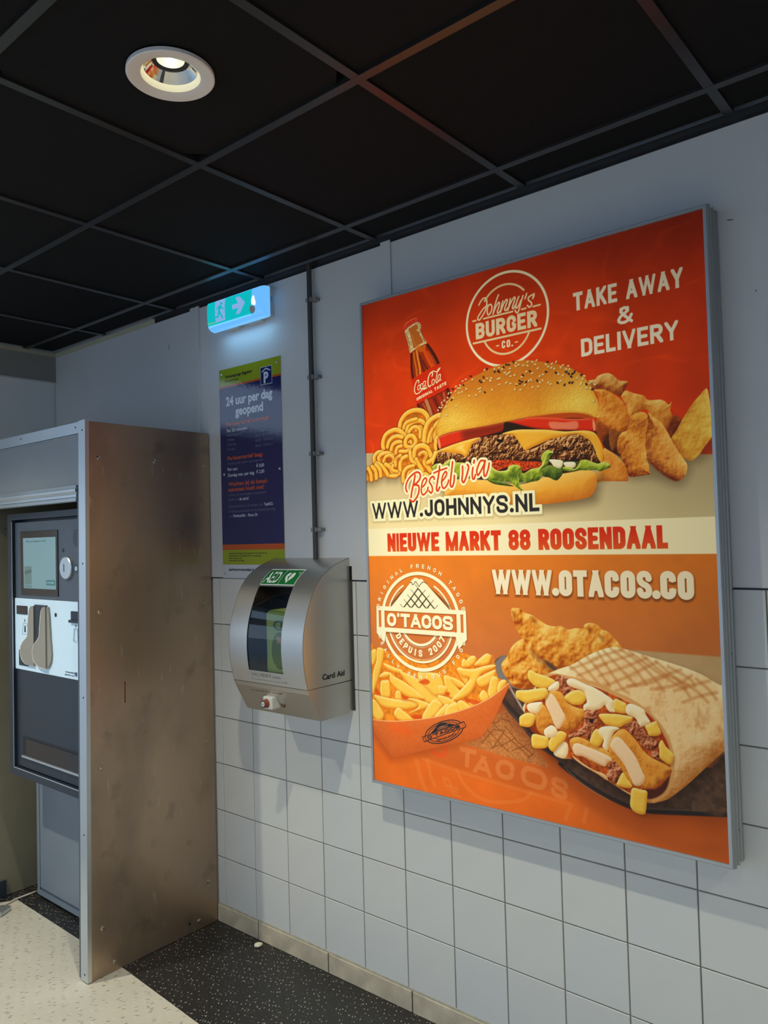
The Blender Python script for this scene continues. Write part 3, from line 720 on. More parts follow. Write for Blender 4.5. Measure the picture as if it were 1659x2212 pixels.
letters([('24 uur per dag', 2.775, 2.481, 2.1945, .036, .042), ('geopend', 2.715, 2.538, 2.1470, .036, .042),
         ('Per 20 minuten:', 2.773, 2.640, 2.0810, .0130, .02), ('Per uur:', 2.773, 2.706, 1.9165, .0130, .02), ('€ 0,80', 2.589, 2.540, 1.9180, .0135, .02),
         ('Zondag max. per dag:', 2.773, 2.600, 1.8915, .0130, .02), ('€ 2,00', 2.589, 2.540, 1.8930, .0135, .02),
         ('de uitrit!', 2.700, 2.641, 1.7885, .0115, .02), ('Tap&GO.', 2.546, 2.490, 1.7595, .0115, .02),
         ('Parkmobile', 2.741, 2.664, 1.7190, .0115, .02), ('Roos 24.', 2.644, 2.585, 1.7190, .0115, .02)], 'white_lettering', pw, ps, XL)
letters([('Parkeertarief normaal:', 2.774, 2.500, 2.1070, .0165, .025), ('Parkeertarief laag:', 2.773, 2.546, 1.9620, .0165, .025),
         ('Wachten bij de betaal-', 2.770, 2.520, 1.8520, .0165, .025), ('automaat hoeft niet!', 2.770, 2.543, 1.8285, .0165, .025)], 'orange_lettering', po, ps, XL)
letters([('Maandag t/m', 2.773, 2.675, 2.0635, .0105, 0), ('08.00 - 18.00 uur', 2.591, 2.482, 2.0635, .0105, 0), ('Vrijdag:', 2.773, 2.722, 2.0435, .0105, 0),
         ('08.00 - 21.00 uur', 2.591, 2.482, 2.0430, .0105, 0), ('Zaterdag:', 2.773, 2.712, 2.0235, .0105, 0), ('08.00 - 18.00 uur', 2.591, 2.482, 2.0225, .0105, 0),
         ('Zondag:', 2.773, 2.722, 2.0030, .0105, 0), ('08.00 - 24.00 uur', 2.591, 2.482, 2.0010, .0105, 0), ('Tarief op alle andere openingsuren:', 2.773, 2.544, 1.9420, .0105, 0),
         ('U kunt ook eenvoudig en contactloos', 2.770, 2.532, 1.8090, .0105, 0), ('betalen bij', 2.771, 2.706, 1.7890, .0105, 0),
         ('Gebruik hiervoor uw bankpas met', 2.770, 2.553, 1.7600, .0105, 0), ('Of betaal automatisch via kentekenherkenning', 2.771, 2.480, 1.7390, .0105, 0),
         ('met', 2.770, 2.747, 1.7190, .0105, 0), ('of', 2.658, 2.649, 1.7190, .0105, 0)], 'grey_lettering', pgr, ps, XL)
letters([('In deze parkeergarage zijn de algemene voorwaarden van', 2.775, 2.535, 1.5640, .0062, .005), ('Parkeerbeheer Roosendaal BV van toepassing.', 2.775, 2.570, 1.5535, .0062, .005),
         ('Parkeren op eigen risico.', 2.775, 2.690, 1.5435, .0062, .005), ('Roosendaal is aanwezig.', 2.775, 2.676, 1.5335, .0062, .005)], 'small_lettering', pd_, ps, XL)
letters([('parkerenroosendaal.nl', 2.777, 2.618, 1.4935, .0120, .022)], 'web_lettering', pd_, ps, XL)
bol = None
for y_, z_ in ((2.804, 2.3325), (2.453, 2.3300), (2.797, 1.903), (2.448, 1.902), (2.801, 1.482)):
    if bol is None:
        bol = lathe('sign_screw', [(.0001, -.0035), (.0040, -.003), (.0055, 0)], (XS, y_, z_), M['alu'], ps, axis='X', n=12); ob = WLOC[bol.name] - Vector((XS, y_, z_))
    else: dup(bol, ps, Vector((XS, y_, z_)) + ob)

# ------------------------------------------------------------------ conduit on the wall
cdt = empty('wall_conduit', (-.02, 2.245, 1.50)); tag(cdt, 'thin dark conduit running down the white wall to the defibrillator cabinet', 'conduit')
box('pipe', (-.034, -.020, 2.231, 2.248, 1.50, HC - .002), M['conduit'], cdt, bevel=.003, seg=2)
for z_ in (2.529, 2.2325, 1.941, 1.653):
    kb = boxes('pipe_clip', [(-.037, -.006, 2.224, 2.230, z_ - .008, z_ + .008), (-.030, -.006, 2.205, 2.224, z_ - .006, z_ + .006), (-.037, -.0345, 2.248, 2.252, z_ - .008, z_ + .008), (-.0365, -.0345, 2.224, 2.252, z_ - .008, z_ + .008)][:3], M['clip'], cdt)

# ------------------------------------------------------------------ emergency exit light
ex = empty('exit_light', (-.045, 2.618, 2.50)); tag(ex, 'lit green and blue emergency exit light with running man under the black ceiling', 'exit sign')
box('body', (-.046, -.006, 2.475, 2.765, 2.515, 2.632), M['white_pl'], ex, bevel=.004, seg=2)
boxes('body_flange', [(-.040, -.006, 2.462, 2.475, 2.60, 2.628), (-.040, -.006, 2.462, 2.475, 2.52, 2.575), (-.03, -.006, 2.52, 2.60, 2.508, 2.515), (-.03, -.006, 2.66, 2.74, 2.508, 2.515)], M['white_pl'], ex)
cvm = emis('lit_diffuser', srgb(96, 168, 238), 1.25, .15)
cov = [(-.046, 2.628), (-.070, 2.626), (-.086, 2.620), (-.0885, 2.612), (-.0885, 2.530), (-.084, 2.516), (-.070, 2.506), (-.050, 2.503), (-.046, 2.505)]
# outline along the wall: rounded ends
def cover():
    v, f = [], []
    secs = [(2.796, .55), (2.7915, .9), (2.784, 1.0), (2.452, 1.0), (2.4465, .92), (2.442, .6)]
    n = len(cov)
    for y_, k_ in secs:
        for x_, z_ in cov: v.append((-.046 + (x_ + .046) * k_, y_, 2.565 + (z_ - 2.565) * (.85 + .15 * k_)))
    for s_ in range(len(secs) - 1):
        for i in range(n):
            f.append((s_ * n + i, s_ * n + (i + 1) % n, (s_ + 1) * n + (i + 1) % n, (s_ + 1) * n + i))
    f += [tuple(range(n)), tuple(range((len(secs) - 1) * n, len(secs) * n))]
    o = add('diffuser', v, f, cvm, ex); fixn(o); return o
cv = cover()
ll = bpy.data.lights.new('strip_glow', 'AREA'); ll.shape = 'RECTANGLE'; ll.size = .30; ll.size_y = .03; ll.energy = .22; ll.color = (.25, .62, 1.)
link(bpy.data.objects.new('strip_glow', ll), cv, (-.062, 2.618, 2.4995)).rotation_euler = (0, 0, PI / 2)
XE = -.0892
def eq(nm, pts, m, off=0.): return add(nm, [(XE - off, a, b) for a, b in pts], [tuple(range(len(pts)))], m, cv)
eg_ = emis('pictogram_green', srgb(0, 184, 190), 1.0, .2); el_ = emis('pictogram_lilac', srgb(132, 172, 224), 1.0, .2); eb_ = emis('strip_glow', srgb(110, 205, 255), 1.1, .2)
eq('green_panel', [(2.7828,2.6188),(2.4968,2.6164),(2.5018,2.6029),(2.5053,2.5846),(2.5065,2.5658),(2.5042,2.5462),(2.5022,2.5191),(2.7835,2.5229),(2.7875,2.5503),(2.7891,2.5830),(2.7871,2.6068)], eg_)
eq('door_mark', [(2.7305,2.6182),(2.6657,2.6170),(2.6701,2.5936),(2.6710,2.5661),(2.6685,2.5282),(2.7308,2.5288),(2.7348,2.5516),(2.7344,2.5955)], el_, .0004)
eq('running_man', [(2.6997,2.5976),(2.6917,2.5947),(2.6900,2.5899),(2.6853,2.5810),(2.6715,2.5781),(2.6716,2.5751),(2.6879,2.5768),(2.6971,2.5835),(2.7018,2.5726),(2.6952,2.5623),(2.6863,2.5496),(2.6806,2.5354),(2.6891,2.5383),(2.6980,2.5520),(2.7052,2.5614),(2.7100,2.5505),(2.7176,2.5461),(2.7422,2.5487),(2.7440,2.5511),(2.7347,2.5544),(2.7199,2.5545),(2.7144,2.5673),(2.7133,2.5850),(2.7169,2.5878),(2.7235,2.5792),(2.7279,2.5801),(2.7212,2.5911),(2.7098,2.5950)], eg_, .0008)
eq('running_head', [(2.6996,2.6023),(2.6976,2.6071),(2.6913,2.6077),(2.6852,2.6040),(2.6841,2.5990),(2.6892,2.5957),(2.6960,2.5972)], eg_, .0008)
eq('arrow_mark', [(2.6022,2.6065),(2.5759,2.6057),(2.5434,2.5746),(2.5758,2.5360),(2.6026,2.5377),(2.5842,2.5606),(2.6223,2.5617),(2.6247,2.5810),(2.5869,2.5798)], el_, .0004)
eq('light_strip', [(2.7820,2.5218),(2.5137,2.5211),(2.5024,2.5134),(2.5255,2.5140),(2.7783,2.5143)], eb_, .0002)
eq('test_label', [(2.5170,2.5451),(2.5098,2.5512),(2.4983,2.5522),(2.4870,2.5463),(2.4811,2.5356),(2.4849,2.5250),(2.4951,2.5186),(2.5064,2.5223),(2.5147,2.5332)], M['white_pl'], .0008)
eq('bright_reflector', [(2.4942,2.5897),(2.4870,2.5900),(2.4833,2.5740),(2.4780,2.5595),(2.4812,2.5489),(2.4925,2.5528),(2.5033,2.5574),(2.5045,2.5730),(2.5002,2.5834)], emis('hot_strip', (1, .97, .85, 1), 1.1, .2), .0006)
eq('lime_strip', [(2.7886,2.5372),(2.7338,2.5334),(2.7308,2.5279),(2.7831,2.5285)], emis('lime_strip', srgb(90, 190, 150), 1., .2), .0003)

# ------------------------------------------------------------------ lit poster box
PY0, PY1, PZ0, PZ1, PD = .7567, 1.9352, .7776, 2.4394, .090
lb = empty('lit_poster_box', (-.045, 1.346, PZ0)); tag(lb, 'large lit advertising box with orange burger and tacos poster in aluminium frame', 'advertising lightbox')
# side profile: (how far in from the outer face, depth from the wall)
pf = [(0, .008), (0, .022), (.003, .024), (.003, .043), (0, .045), (0, .0475), (.003, .050), (.003, .068), (0, .070), (0, .074), (.002, .076), (.002, .0865), (.0045, PD), (.0125, PD), (.0125, .080), (.02, .078), (.02, .008)]
corners = [(PY1, PZ1, -1, -1), (PY0, PZ1, 1, -1), (PY0, PZ0, 1, 1), (PY1, PZ0, -1, 1)]
for k in range(4):
    a, b = corners[k], corners[(k + 1) % 4]
    v, f = [], []
    for cy, cz, sy, sz in (a, b):
        for i_, d_ in pf: v.append((-d_, cy + sy * i_, cz + sz * i_))
    n = len(pf)
    f = [(i, (i + 1) % n, n + (i + 1) % n, n + i) for i in range(n)] + [tuple(range(n)), tuple(range(n, 2 * n))]
    o = add('frame_rail', v, f, M['alu_frame'], lb); fixn(o)
box('housing', (-.0815, -.006, PY0 + .02, PY1 - .02, PZ0 + .02, PZ1 - .02), M['white_pl'], lb)
XPR = -.084
pr = add('backlit_print', [(XPR, PY1 - .012, PZ1 - .012), (XPR, PY1 - .012, PZ0 + .012), (XPR, PY0 + .012, PZ0 + .012), (XPR, PY0 + .012, PZ1 - .012)], [(0, 1, 2, 3)], M['white_pl'], lb)
uv = pr.data.uv_layers.new(name='uv')
Wm, Hm = (PY1 - PY0) * 1000, (PZ1 - PZ0) * 1000
for li, (u_, v_) in enumerate(((12 / Wm, 1 - 12 / Hm), (12 / Wm, 12 / Hm), (1 - 12 / Wm, 12 / Hm), (1 - 12 / Wm, 1 - 12 / Hm))): uv.data[li].uv = (u_, v_)
for sz_, zz_ in ((.002, 1.30), (.002, .86)):
    lathe('frame_screw', [(.0001, -.001), (.0022, -.001), (.0026, 0)], (-.0, 0, 0), M['ink'], lb, axis='Y', n=8).location = Vector((-.034, PY0 + .0025, zz_))

# a chip of plaster on the black floor
bm = bmesh.new(); bmesh.ops.create_icosphere(bm, subdivisions=2, radius=.014)
for q in bm.verts:
    q.co.x *= 1.3; q.co.z = max(-.001, q.co.z * .5 + .004); q.co += Vector((random.uniform(-.002, .002), random.uniform(-.002, .002), random.uniform(0, .002)))
me = bpy.data.meshes.new('plaster_chip'); bm.to_mesh(me); bm.free(); me.materials.append(mat('chip', srgb(222, 216, 196), .8))
tag(link(bpy.data.objects.new('plaster_chip', me), None, (-.045, 2.597, .0012)), 'small white crumb lying on the black floor by the skirting', 'debris')

# scuffs on the painted board
sm = mat('scuff', srgb(96, 92, 92), .8)
for cy, cz, dy, dz in ((.6732, 2.2135, .0022, .004), (3.1852, 2.5226, .004, .016), (.7275, 2.4102, .010, .003), (2.8018 - .05, 2.505, .0016, .002), (2.5324, 2.5, .0016, .002), (3.2571, 2.5903, .002, .003), (3.235, 2.59, .002, .003)):
    add('scuff', [(-.0064, cy - dy, cz - dz), (-.0064, cy + dy * .3, cz - dz * .4), (-.0064, cy + dy, cz + dz), (-.0064, cy - dy * .4, cz + dz * .3)], [(0, 1, 2, 3)], sm, wr)
fan_ = [(2.268, 1.030), (2.256, 1.022), (2.246, 1.030), (2.240, 1.026), (2.250, 1.014), (2.262, 1.012), (2.270, 1.020)]
add('rust_stain', [(bx_at(z) - .0005, y, z) for y, z in fan_], [tuple(range(7))], mat('rust', srgb(110, 74, 40), .7), aed)
for o_ in list(bpy.data.objects):
    if 'lettering' in o_.name or o_.name.startswith(('body_flange', 'sign_letters', 'mark')): o_['kind'] = 'stuff'

# ------------------------------------------------------------------ the print of the lit poster, drawn here in millimetres
def paint_poster(Wmm, Hmm, s):
    W_, H_ = int(Wmm * s), int(Hmm * s)
    rng = np.random.RandomState(7)
    C = np.zeros((H_, W_, 3), np.float32)
    def col(*c): return np.array(c[:3], np.float32) / 255.
    def up(g, H, Wd):
        ys = np.linspace(0, g.shape[0] - 1.001, H); xs_ = np.linspace(0, g.shape[1] - 1.001, Wd)
        y0 = ys.astype(int); x0 = xs_.astype(int); fy = (ys - y0).astype(np.float32); fx = (xs_ - x0).astype(np.float32)
        fy = fy * fy * (3 - 2 * fy); fx = fx * fx * (3 - 2 * fx)
        a = g[y0][:, x0] * (1 - fx) + g[y0][:, x0 + 1] * fx
        b = g[y0 + 1][:, x0] * (1 - fx) + g[y0 + 1][:, x0 + 1] * fx
        return a * (1 - fy)[:, None] + b * fy[:, None]
    def noise(mm, oct_=3, ax=1., ay=1.):
        out = np.zeros((H_, W_), np.float32); a = 1.; t = 0.
        for k in range(oct_):
            m = mm / 2 ** k
            g = rng.rand(int(Hmm / (m * ay)) + 3, int(Wmm / (m * ax)) + 3).astype(np.float32)
            out += a * up(g, H_, W_); t += a; a *= .55
        return out / t - .5
    N1, N2, N3, N4 = noise(140, 4), noise(36, 3), noise(12, 3), noise(4.5, 2)
    def emb(n, d=1): return np.roll(n, (d, d), (0, 1)) - np.roll(n, (-d, -d), (0, 1))
    E2, E3, E4 = emb(N2, 3) * 4, emb(N3, 2) * 2.2, emb(N4, 1) * 1.6
    gx_ = (np.arange(W_, dtype=np.float32) + .5) / s; gy_ = (np.arange(H_, dtype=np.float32) + .5) / s
    def win(x0, y0, x1, y1, pad=0):
        a, b = max(0, int((x0 - pad) * s)), min(W_, int((x1 + pad) * s) + 2)
        c, d = max(0, int((y0 - pad) * s)), min(H_, int((y1 + pad) * s) + 2)
        if b <= a or d <= c: return None
        return (slice(c, d), slice(a, b)), gx_[a:b][None, :], gy_[c:d][:, None]
    def over(sl, al, c):
        al = np.clip(al, 0, 1)[..., None]
        C[sl] = C[sl] * (1 - al) + np.asarray(c, np.float32) * al
    def smoothc(p, closed=True, n=4):
        p = np.array(p, float); m = len(p); out = []
        for i in range(m if closed else m - 1):
            if closed: a, b, c, d = p[i - 1], p[i], p[(i + 1) % m], p[(i + 2) % m]
            else: a, b, c, d = p[max(i - 1, 0)], p[i], p[i + 1], p[min(i + 2, m - 1)]
            for k in range(n):
                t = k / n
                out.append(.5 * ((2 * b) + (c - a) * t + (2 * a - 5 * b + 4 * c - d) * t * t + (3 * b - a - 3 * c + d) * t ** 3))
        if not closed: out.append(p[-1])
        return np.array(out)
    def segd(X, Y, p, closed):
        D = np.full((Y.shape[0], X.shape[1]), 1e9, np.float32); m = len(p)
        for i in range(m if closed else m - 1):
            ax, ay = p[i]; bx_, by_ = p[(i + 1) % m]; dx, dy = bx_ - ax, by_ - ay; q = dx * dx + dy * dy + 1e-9
            t = np.clip(((X - ax) * dx + (Y - ay) * dy) / q, 0, 1)
            np.minimum(D, (X - ax - t * dx) ** 2 + (Y - ay - t * dy) ** 2, out=D)
        return np.sqrt(D)
    def sdp(p, pad):
        p = np.asarray(p); w = win(p[:, 0].min(), p[:, 1].min(), p[:, 0].max(), p[:, 1].max(), pad)
        if w is None: return None
        sl, X, Y = w
        D = segd(X, Y, p, True); ins = np.zeros(D.shape, bool); m = len(p)
        for i in range(m):
            ax, ay = p[i]; bx_, by_ = p[(i + 1) % m]
            if ay == by_: continue
            ins ^= ((ay > Y) != (by_ > Y)) & (X < (bx_ - ax) * (Y - ay) / (by_ - ay) + ax)
        return sl, X, Y, np.where(ins, -D, D)
    def fill(pts, c, soft=1., sm=True, al=1., tex=None):
        p = smoothc(pts) if sm else np.array(pts, float)
        r = sdp(p, soft + 1)
        if r is None: return
        sl, X, Y, D = r
        cc = np.asarray(c, np.float32)
        if tex is not None: cc = np.clip(cc * (1 + tex[sl][..., None]), 0, 1)
        over(sl, np.clip(.5 - D / soft, 0, 1) * al, cc)
    def shadow(pts, dx, dy, blur, amt, c=(0.05, .02, 0)):
        p = smoothc(pts) + np.array((dx, dy)); r = sdp(p, blur)
        if r is None: return
        sl, X, Y, D = r; t = np.clip(.5 - D / (2 * blur), 0, 1); over(sl, t * t * (3 - 2 * t) * amt, c)
    def puff(pts, lo, base, hi, w=14., L=(-.45, -.85), nz=.35, nf=None, soft=1., sm=True, gain=1., n=4, bias=0.):
        p = smoothc(pts, n=n) if sm else np.array(pts, float)
        r = sdp(p, 2)
        if r is None: return
        sl, X, Y, D = r
        h = np.clip(-D / w, 0, 1); slope = (1 - h) ** 1.3
        gy2, gx2 = np.gradient(D); g = np.sqrt(gx2 ** 2 + gy2 ** 2) + 1e-6
        v = (gx2 / g * L[0] + gy2 / g * L[1]) * slope * gain
        if nf is None: v = v + nz * (N2[sl] * 1.0 + E3[sl] * .55 + N3[sl] * .5 + E4[sl] * .18)
        else: v = v + nz * nf[sl]
        v = np.clip(v + bias, -1, 1)[..., None]
        lo, base, hi = [np.asarray(q, np.float32) for q in (lo, base, hi)]
        cc = np.where(v < 0, base + (lo - base) * -v, base + (hi - base) * v)
        al = np.clip(.5 - D / soft, 0, 1)[..., None]
        C[sl] = C[sl] * (1 - al) + cc * al
    def tubes(pts, w, lo, base, hi, n=4, nz=.3, closed=False):
        p = smoothc(pts, closed, n); m = win(p[:, 0].min(), p[:, 1].min(), p[:, 0].max(), p[:, 1].max(), w)
        if m is None: return
        sl, X, Y = m; D = segd(X, Y, p, closed); h = D / (w / 2)
        gy2, gx2 = np.gradient(D); g = np.sqrt(gx2 ** 2 + gy2 ** 2) + 1e-6
        v = (gx2 / g * -.35 + gy2 / g * -.75) * np.clip(h, 0, 1) ** 1.2 - np.clip(h - .55, 0, 1) * .9 + nz * (N3[sl] + E4[sl] * .4)
        v = np.clip(v + .12, -1, 1)[..., None]
        lo, base, hi = [np.asarray(q, np.float32) for q in (lo, base, hi)]
        cc = np.where(v < 0, base + (lo - base) * -v, base + (hi - base) * v)
        over2 = np.clip((w / 2 - D) / .9 + .5, 0, 1)[..., None]
        sh = np.clip(1 - (D - w / 2) / (w * .35), 0, 1)[..., None] * .45
        C[sl] = C[sl] * (1 - sh) + lo * .6 * sh
        C[sl] = C[sl] * (1 - over2) + cc * over2
    def line(pts, w, c, closed=False, sm=True, al=1., n=4, soft=.8):
        p = smoothc(pts, closed, n) if sm else np.array(pts, float)
        m = win(p[:, 0].min(), p[:, 1].min(), p[:, 0].max(), p[:, 1].max(), w)
        if m is None: return
        sl, X, Y = m; D = segd(X, Y, p, closed); over(sl, np.clip((w / 2 - D) / soft + .5, 0, 1) * al, c)
    def ring(cx, cy, r, w, c, a0=None, a1=None, al=1., dash=None, sh=0.):
        sl, X, Y = win(cx - r, cy - r, cx + r, cy + r, w + 4)
        for k in ((1, 0) if sh else (0,)):
            X2, Y2 = X - (1.2 if k else 0), Y - (2.2 if k else 0)
            D = np.abs(np.sqrt((X2 - cx) ** 2 + (Y2 - cy) ** 2) - r)
            m = np.clip((w / 2 - D) / (.8 if not k else 3) + .5, 0, 1)
            if a0 is not None:
                A = np.degrees(np.arctan2(-(Y2 - cy), X2 - cx)) % 360
                m = m * (((A - a0) % 360) < ((a1 - a0) % 360))
            if dash: m = m * ((np.degrees(np.arctan2(Y2 - cy, X2 - cx)) % dash) < dash * .6)
            over(sl, m * (sh if k else al), (.25, .1, 0) if k else c)
    # a stroke alphabet for narrow poster capitals: points in a unit cell, 'r' marks a rounded corner
    GL = {'A': "0,1 .5,0;.5,0 1,1;.2,.7 .8,.7", 'B': "0,0 0,1;0,0 1,0r 1,.48r 0,.48;0,.48 1,.48r 1,1r 0,1", 'C': "1,.34 1,0r 0,0r 0,1r 1,1r 1,.66", 'D': "0,0 0,1;0,0 1,0r 1,1r 0,1",
          'E': "0,0 0,1;0,0 1,0;0,.5 .9,.5;0,1 1,1", 'F': "0,0 0,1;0,0 1,0;0,.5 .9,.5", 'G': "1,.3 1,0r 0,0r 0,1r 1,1r 1,.53;.55,.53 1,.53", 'H': "0,0 0,1;1,0 1,1;0,.5 1,.5", 'I': ".5,0 .5,1",
          'J': "0,.68 0,1r 1,1r 1,0", 'K': "0,0 0,1;1,0 0,.62;.36,.42 1,1", 'L': "0,0 0,1;0,1 1,1", 'M': "0,0 0,1;1,0 1,1;0,0 .5,1;.5,1 1,0", 'N': "0,0 0,1;1,0 1,1;0,0 1,1",
          'O': "0,.5 0,0r 1,0r 1,1r 0,1r 0,.5", 'P': "0,0 0,1;0,0 1,0r 1,.56r 0,.56", 'R': "0,0 0,1;0,0 1,0r 1,.52r 0,.52;.5,.52 1,1", 'S': "1,.25 1,0r 0,0r 0,.43r 1,.57r 1,1r 0,1r 0,.75",
          'T': "0,0 1,0;.5,0 .5,1", 'U': "0,0 0,1r 1,1r 1,0", 'V': "0,0 .5,1;.5,1 1,0", 'W': "0,0 .25,1;.25,1 .5,0;.5,0 .75,1;.75,1 1,0", 'Y': "0,0 .5,.55;1,0 .5,.55;.5,.5 .5,1",
          '0': "0,.5 0,0r 1,0r 1,1r 0,1r 0,.5", '2': "0,.3 0,0r 1,0r 1,.42r 0,1 1,1", '7': "0,0 1,0 .35,1", '8': "0,.25 0,0r 1,0r 1,.48r 0,.48r 0,.25;0,.75 0,.48r 1,.48r 1,1r 0,1r 0,.75",
          '&': "1,1 .18,.3r .2,0r .72,0r .72,.28r 0,.62r 0,1r .7,1r 1,.55", '-': "0,.5 1,.5", '.': None, "'": None}
    WD_ = {'I': .32, 'W': 1.55, 'M': 1.35, 'A': 1.06, 'V': 1.06, 'Y': 1.04, '.': .34, "'": .34, ' ': .55, 'J': .85, 'E': .88, 'L': .82, 'F': .85, '-': .6}
    def parse(ch):
        out = []
        for st in GL[ch].split(';'):
            out.append([(float(q.rstrip('r').split(',')[0]), float(q.rstrip('r').split(',')[1]), q.endswith('r')) for q in st.split()])
        return out
    def gsd(ch, lx, ly, w, h, t):
        """signed distance of a letter in its own cell (w x h)"""
        if ch in ".'":
            r = t * (.62 if ch == '.' else .46)
            cx, cy = w / 2, (h - r if ch == '.' else r * 1.1)
            d = np.sqrt((lx - cx) ** 2 + ((ly - cy) * (1 if ch == '.' else .7)) ** 2) - r
            return d
        D = np.full(np.broadcast(lx, ly).shape, 1e9, np.float32)
        t = t * {'W': .74, 'M': .82, 'A': .88, 'V': .88, 'Y': .9, 'N': .9, 'K': .92, 'S': .92, '8': .92, '&': .8, 'E': .95}.get(ch, 1.)
        iw, ih = w - t, h - t
        for st in parse(ch):
            P = [(t / 2 + a * iw, t / 2 + b * ih, f) for a, b, f in st]
            if ch == 'I': P = [(w / 2, q[1], q[2]) for q in P]
            poly = []
            R = min(iw * .5, ih * (.5 if ch in 'OCGDUJ0' else .25))
            for i, (a, b, f) in enumerate(P):
                if f and 0 < i < len(P) - 1:
                    p0, p1, p2 = np.array(P[i - 1][:2]), np.array((a, b)), np.array(P[i + 1][:2])
                    l0, l2 = np.linalg.norm(p0 - p1), np.linalg.norm(p2 - p1)
                    q0 = p1 + (p0 - p1) * min(R, l0) / (l0 + 1e-6); q2 = p1 + (p2 - p1) * min(R, l2) / (l2 + 1e-6)
                    for k in range(6):
                        u = k / 5; poly.append((1 - u) ** 2 * q0 + 2 * u * (1 - u) * (p1 * .88 + (q0 + q2) / 2 * .12) + u * u * q2)
                else: poly.append(np.array((a, b)))
            def onb(q): return q[0] < t * .55 or q[0] > w - t * .55 or q[1] < t * .55 or q[1] > h - t * .55
            if ch not in 'O08':
                for e0, e1 in ((0, 1), (-1, -2)):
                    q = poly[e0]
                    if onb(q):
                        d = q - poly[e1]; L_ = np.linalg.norm(d)
                        if L_ > 1e-6 and (ch not in 'CGSJ2&' or (ch == 'J' and e0 == -1)): poly[e0] = q + d / L_ * t * .9
            for i in range(len(poly) - 1):
                ax, ay = poly[i]; dx, dy = poly[i + 1] - poly[i]; q = dx * dx + dy * dy + 1e-9
                ur = ((lx - ax) * dx + (ly - ay) * dy) / q
                u = np.clip(ur, 0, 1); dd = (lx - ax - u * dx) ** 2 + (ly - ay - u * dy) ** 2
                if ch in 'CGSJ2':
                    if i == 0: dd = np.where(ur < 0, 1e9, dd)
                    if i == len(poly) - 2: dd = np.where(ur > 1, 1e9, dd)
                D = np.minimum(D, dd)
        D = np.sqrt(D) - t / 2
        cell = np.maximum(np.maximum(-lx, lx - w), np.maximum(-ly, ly - h))
        return np.maximum(D, cell)
    def text(st, o, ex, ey, w, h, t, layers, gap=None, skew=0.):
        """st along ex, down ey (unit vectors in mm); w = whole width, h = height; layers: (grow, colour, alpha, dx, dy, softness)"""
        gap = t * .42 if gap is None else gap
        tot = sum(WD_.get(c, 1.) for c in st); cw = (w - gap * (len(st) - 1)) / tot
        o = np.array(o, float); ex = np.array(ex, float); ey = np.array(ey, float)
        Mi = np.linalg.inv(np.array([[ex[0], ey[0]], [ex[1], ey[1]]]))
        cs = [o, o + ex * w, o + ey * h, o + ex * w + ey * h]
        pad = max(abs(l[0]) + abs(l[3]) + abs(l[4]) + l[5] for l in layers) + 2
        wn_ = win(min(c[0] for c in cs), min(c[1] for c in cs), max(c[0] for c in cs), max(c[1] for c in cs), pad)
        if wn_ is None: return
        sl, X, Y = wn_
        F = np.full((Y.shape[0], X.shape[1]), 1e3, np.float32)
        LX_ = (X - o[0]) * Mi[0, 0] + (Y - o[1]) * Mi[0, 1]; LY_ = (X - o[0]) * Mi[1, 0] + (Y - o[1]) * Mi[1, 1]
        LX_ = LX_ + skew * (LY_ - h)
        x = 0.
        for c in st:
            wc = WD_.get(c, 1.) * cw
            if c != ' ':
                m = (LX_ > x - pad) & (LX_ < x + wc + pad)
                js, is_ = np.where(m.any(1))[0], np.where(m.any(0))[0]
                if len(js) and len(is_):
                    s2 = (slice(js[0], js[-1] + 1), slice(is_[0], is_[-1] + 1))
                    F[s2] = np.minimum(F[s2], gsd(c, LX_[s2] - x, LY_[s2], wc, h, t))
            x += wc + gap
        for grow, c, al, dx, dy, soft in layers:
            G2 = F if not (dx or dy) else np.roll(F, (int(dy * s), int(dx * s)), (0, 1))
            over(sl, np.clip((grow - G2) / soft + .5, 0, 1) * al, c)
    def arctext(st, cx, cy, r, h, t, a0, a1, c, inside=False, sh=.5, fr=.8):
        n = len(st)
        for i, ch in enumerate(st):
            if ch == ' ': continue
            a = math.radians(a0 + (a1 - a0) * i / (n - 1))
            ux, uy = math.cos(a), -math.sin(a)                    # outward
            ey = (-ux, -uy) if not inside else (ux, uy)
            ex = (-ey[1] * -1, ey[0] * -1) if False else (ey[1], -ey[0])
            w = h * fr * WD_.get(ch, 1.)
            if ch == 'I': w = t * 1.05
            o = (cx + ux * r - ex[0] * w / 2 - ey[0] * h / 2, cy + uy * r - ex[1] * w / 2 - ey[1] * h / 2)
            text(ch, o, ex, ey, w, h, t, [(0, (.3, .12, 0), sh, .8, 1.4, 2.), (0, c, 1, 0, 0, .8)], gap=0)
    # ---- colours
    CRM = col(255, 243, 196); CRW = col(255, 240, 180)
    # ---- ground
    V = gy_[:, None] * np.ones((1, W_), np.float32); U = gx_[None, :] * np.ones((H_, 1), np.float32)
    red = col(226, 62, 6)[None, None] * (1 + .25 * N1[..., None])
    dk = np.clip(1.1 - V / 210, 0, 1)[..., None] * .32 + np.clip((U - 880) / 500, 0, 1)[..., None] * .25
    C[:] = red * (1 - dk) + col(118, 26, 12) * dk
    rid = np.clip(1 - np.abs(noise(150, 2, 1.4, .8)) * 26, 0, 1)[..., None] * np.clip(N2 + .3, 0, 1)[..., None]
    C[:] = C + rid * col(120, 60, 30) * .28
    edge = 527 + U * .093
    low = np.clip((V - edge) / 1.2, 0, 1)[..., None]
    sheen = np.clip((V - 560) / 230, 0, 1)[..., None]
    crm = col(206, 178, 122) * (1 - sheen) + col(250, 226, 158) * sheen
    crm = crm * (1 - .16 * np.clip((U - 560) / 500, 0, 1)[..., None])
    C[:] = C * (1 - low) + crm * low
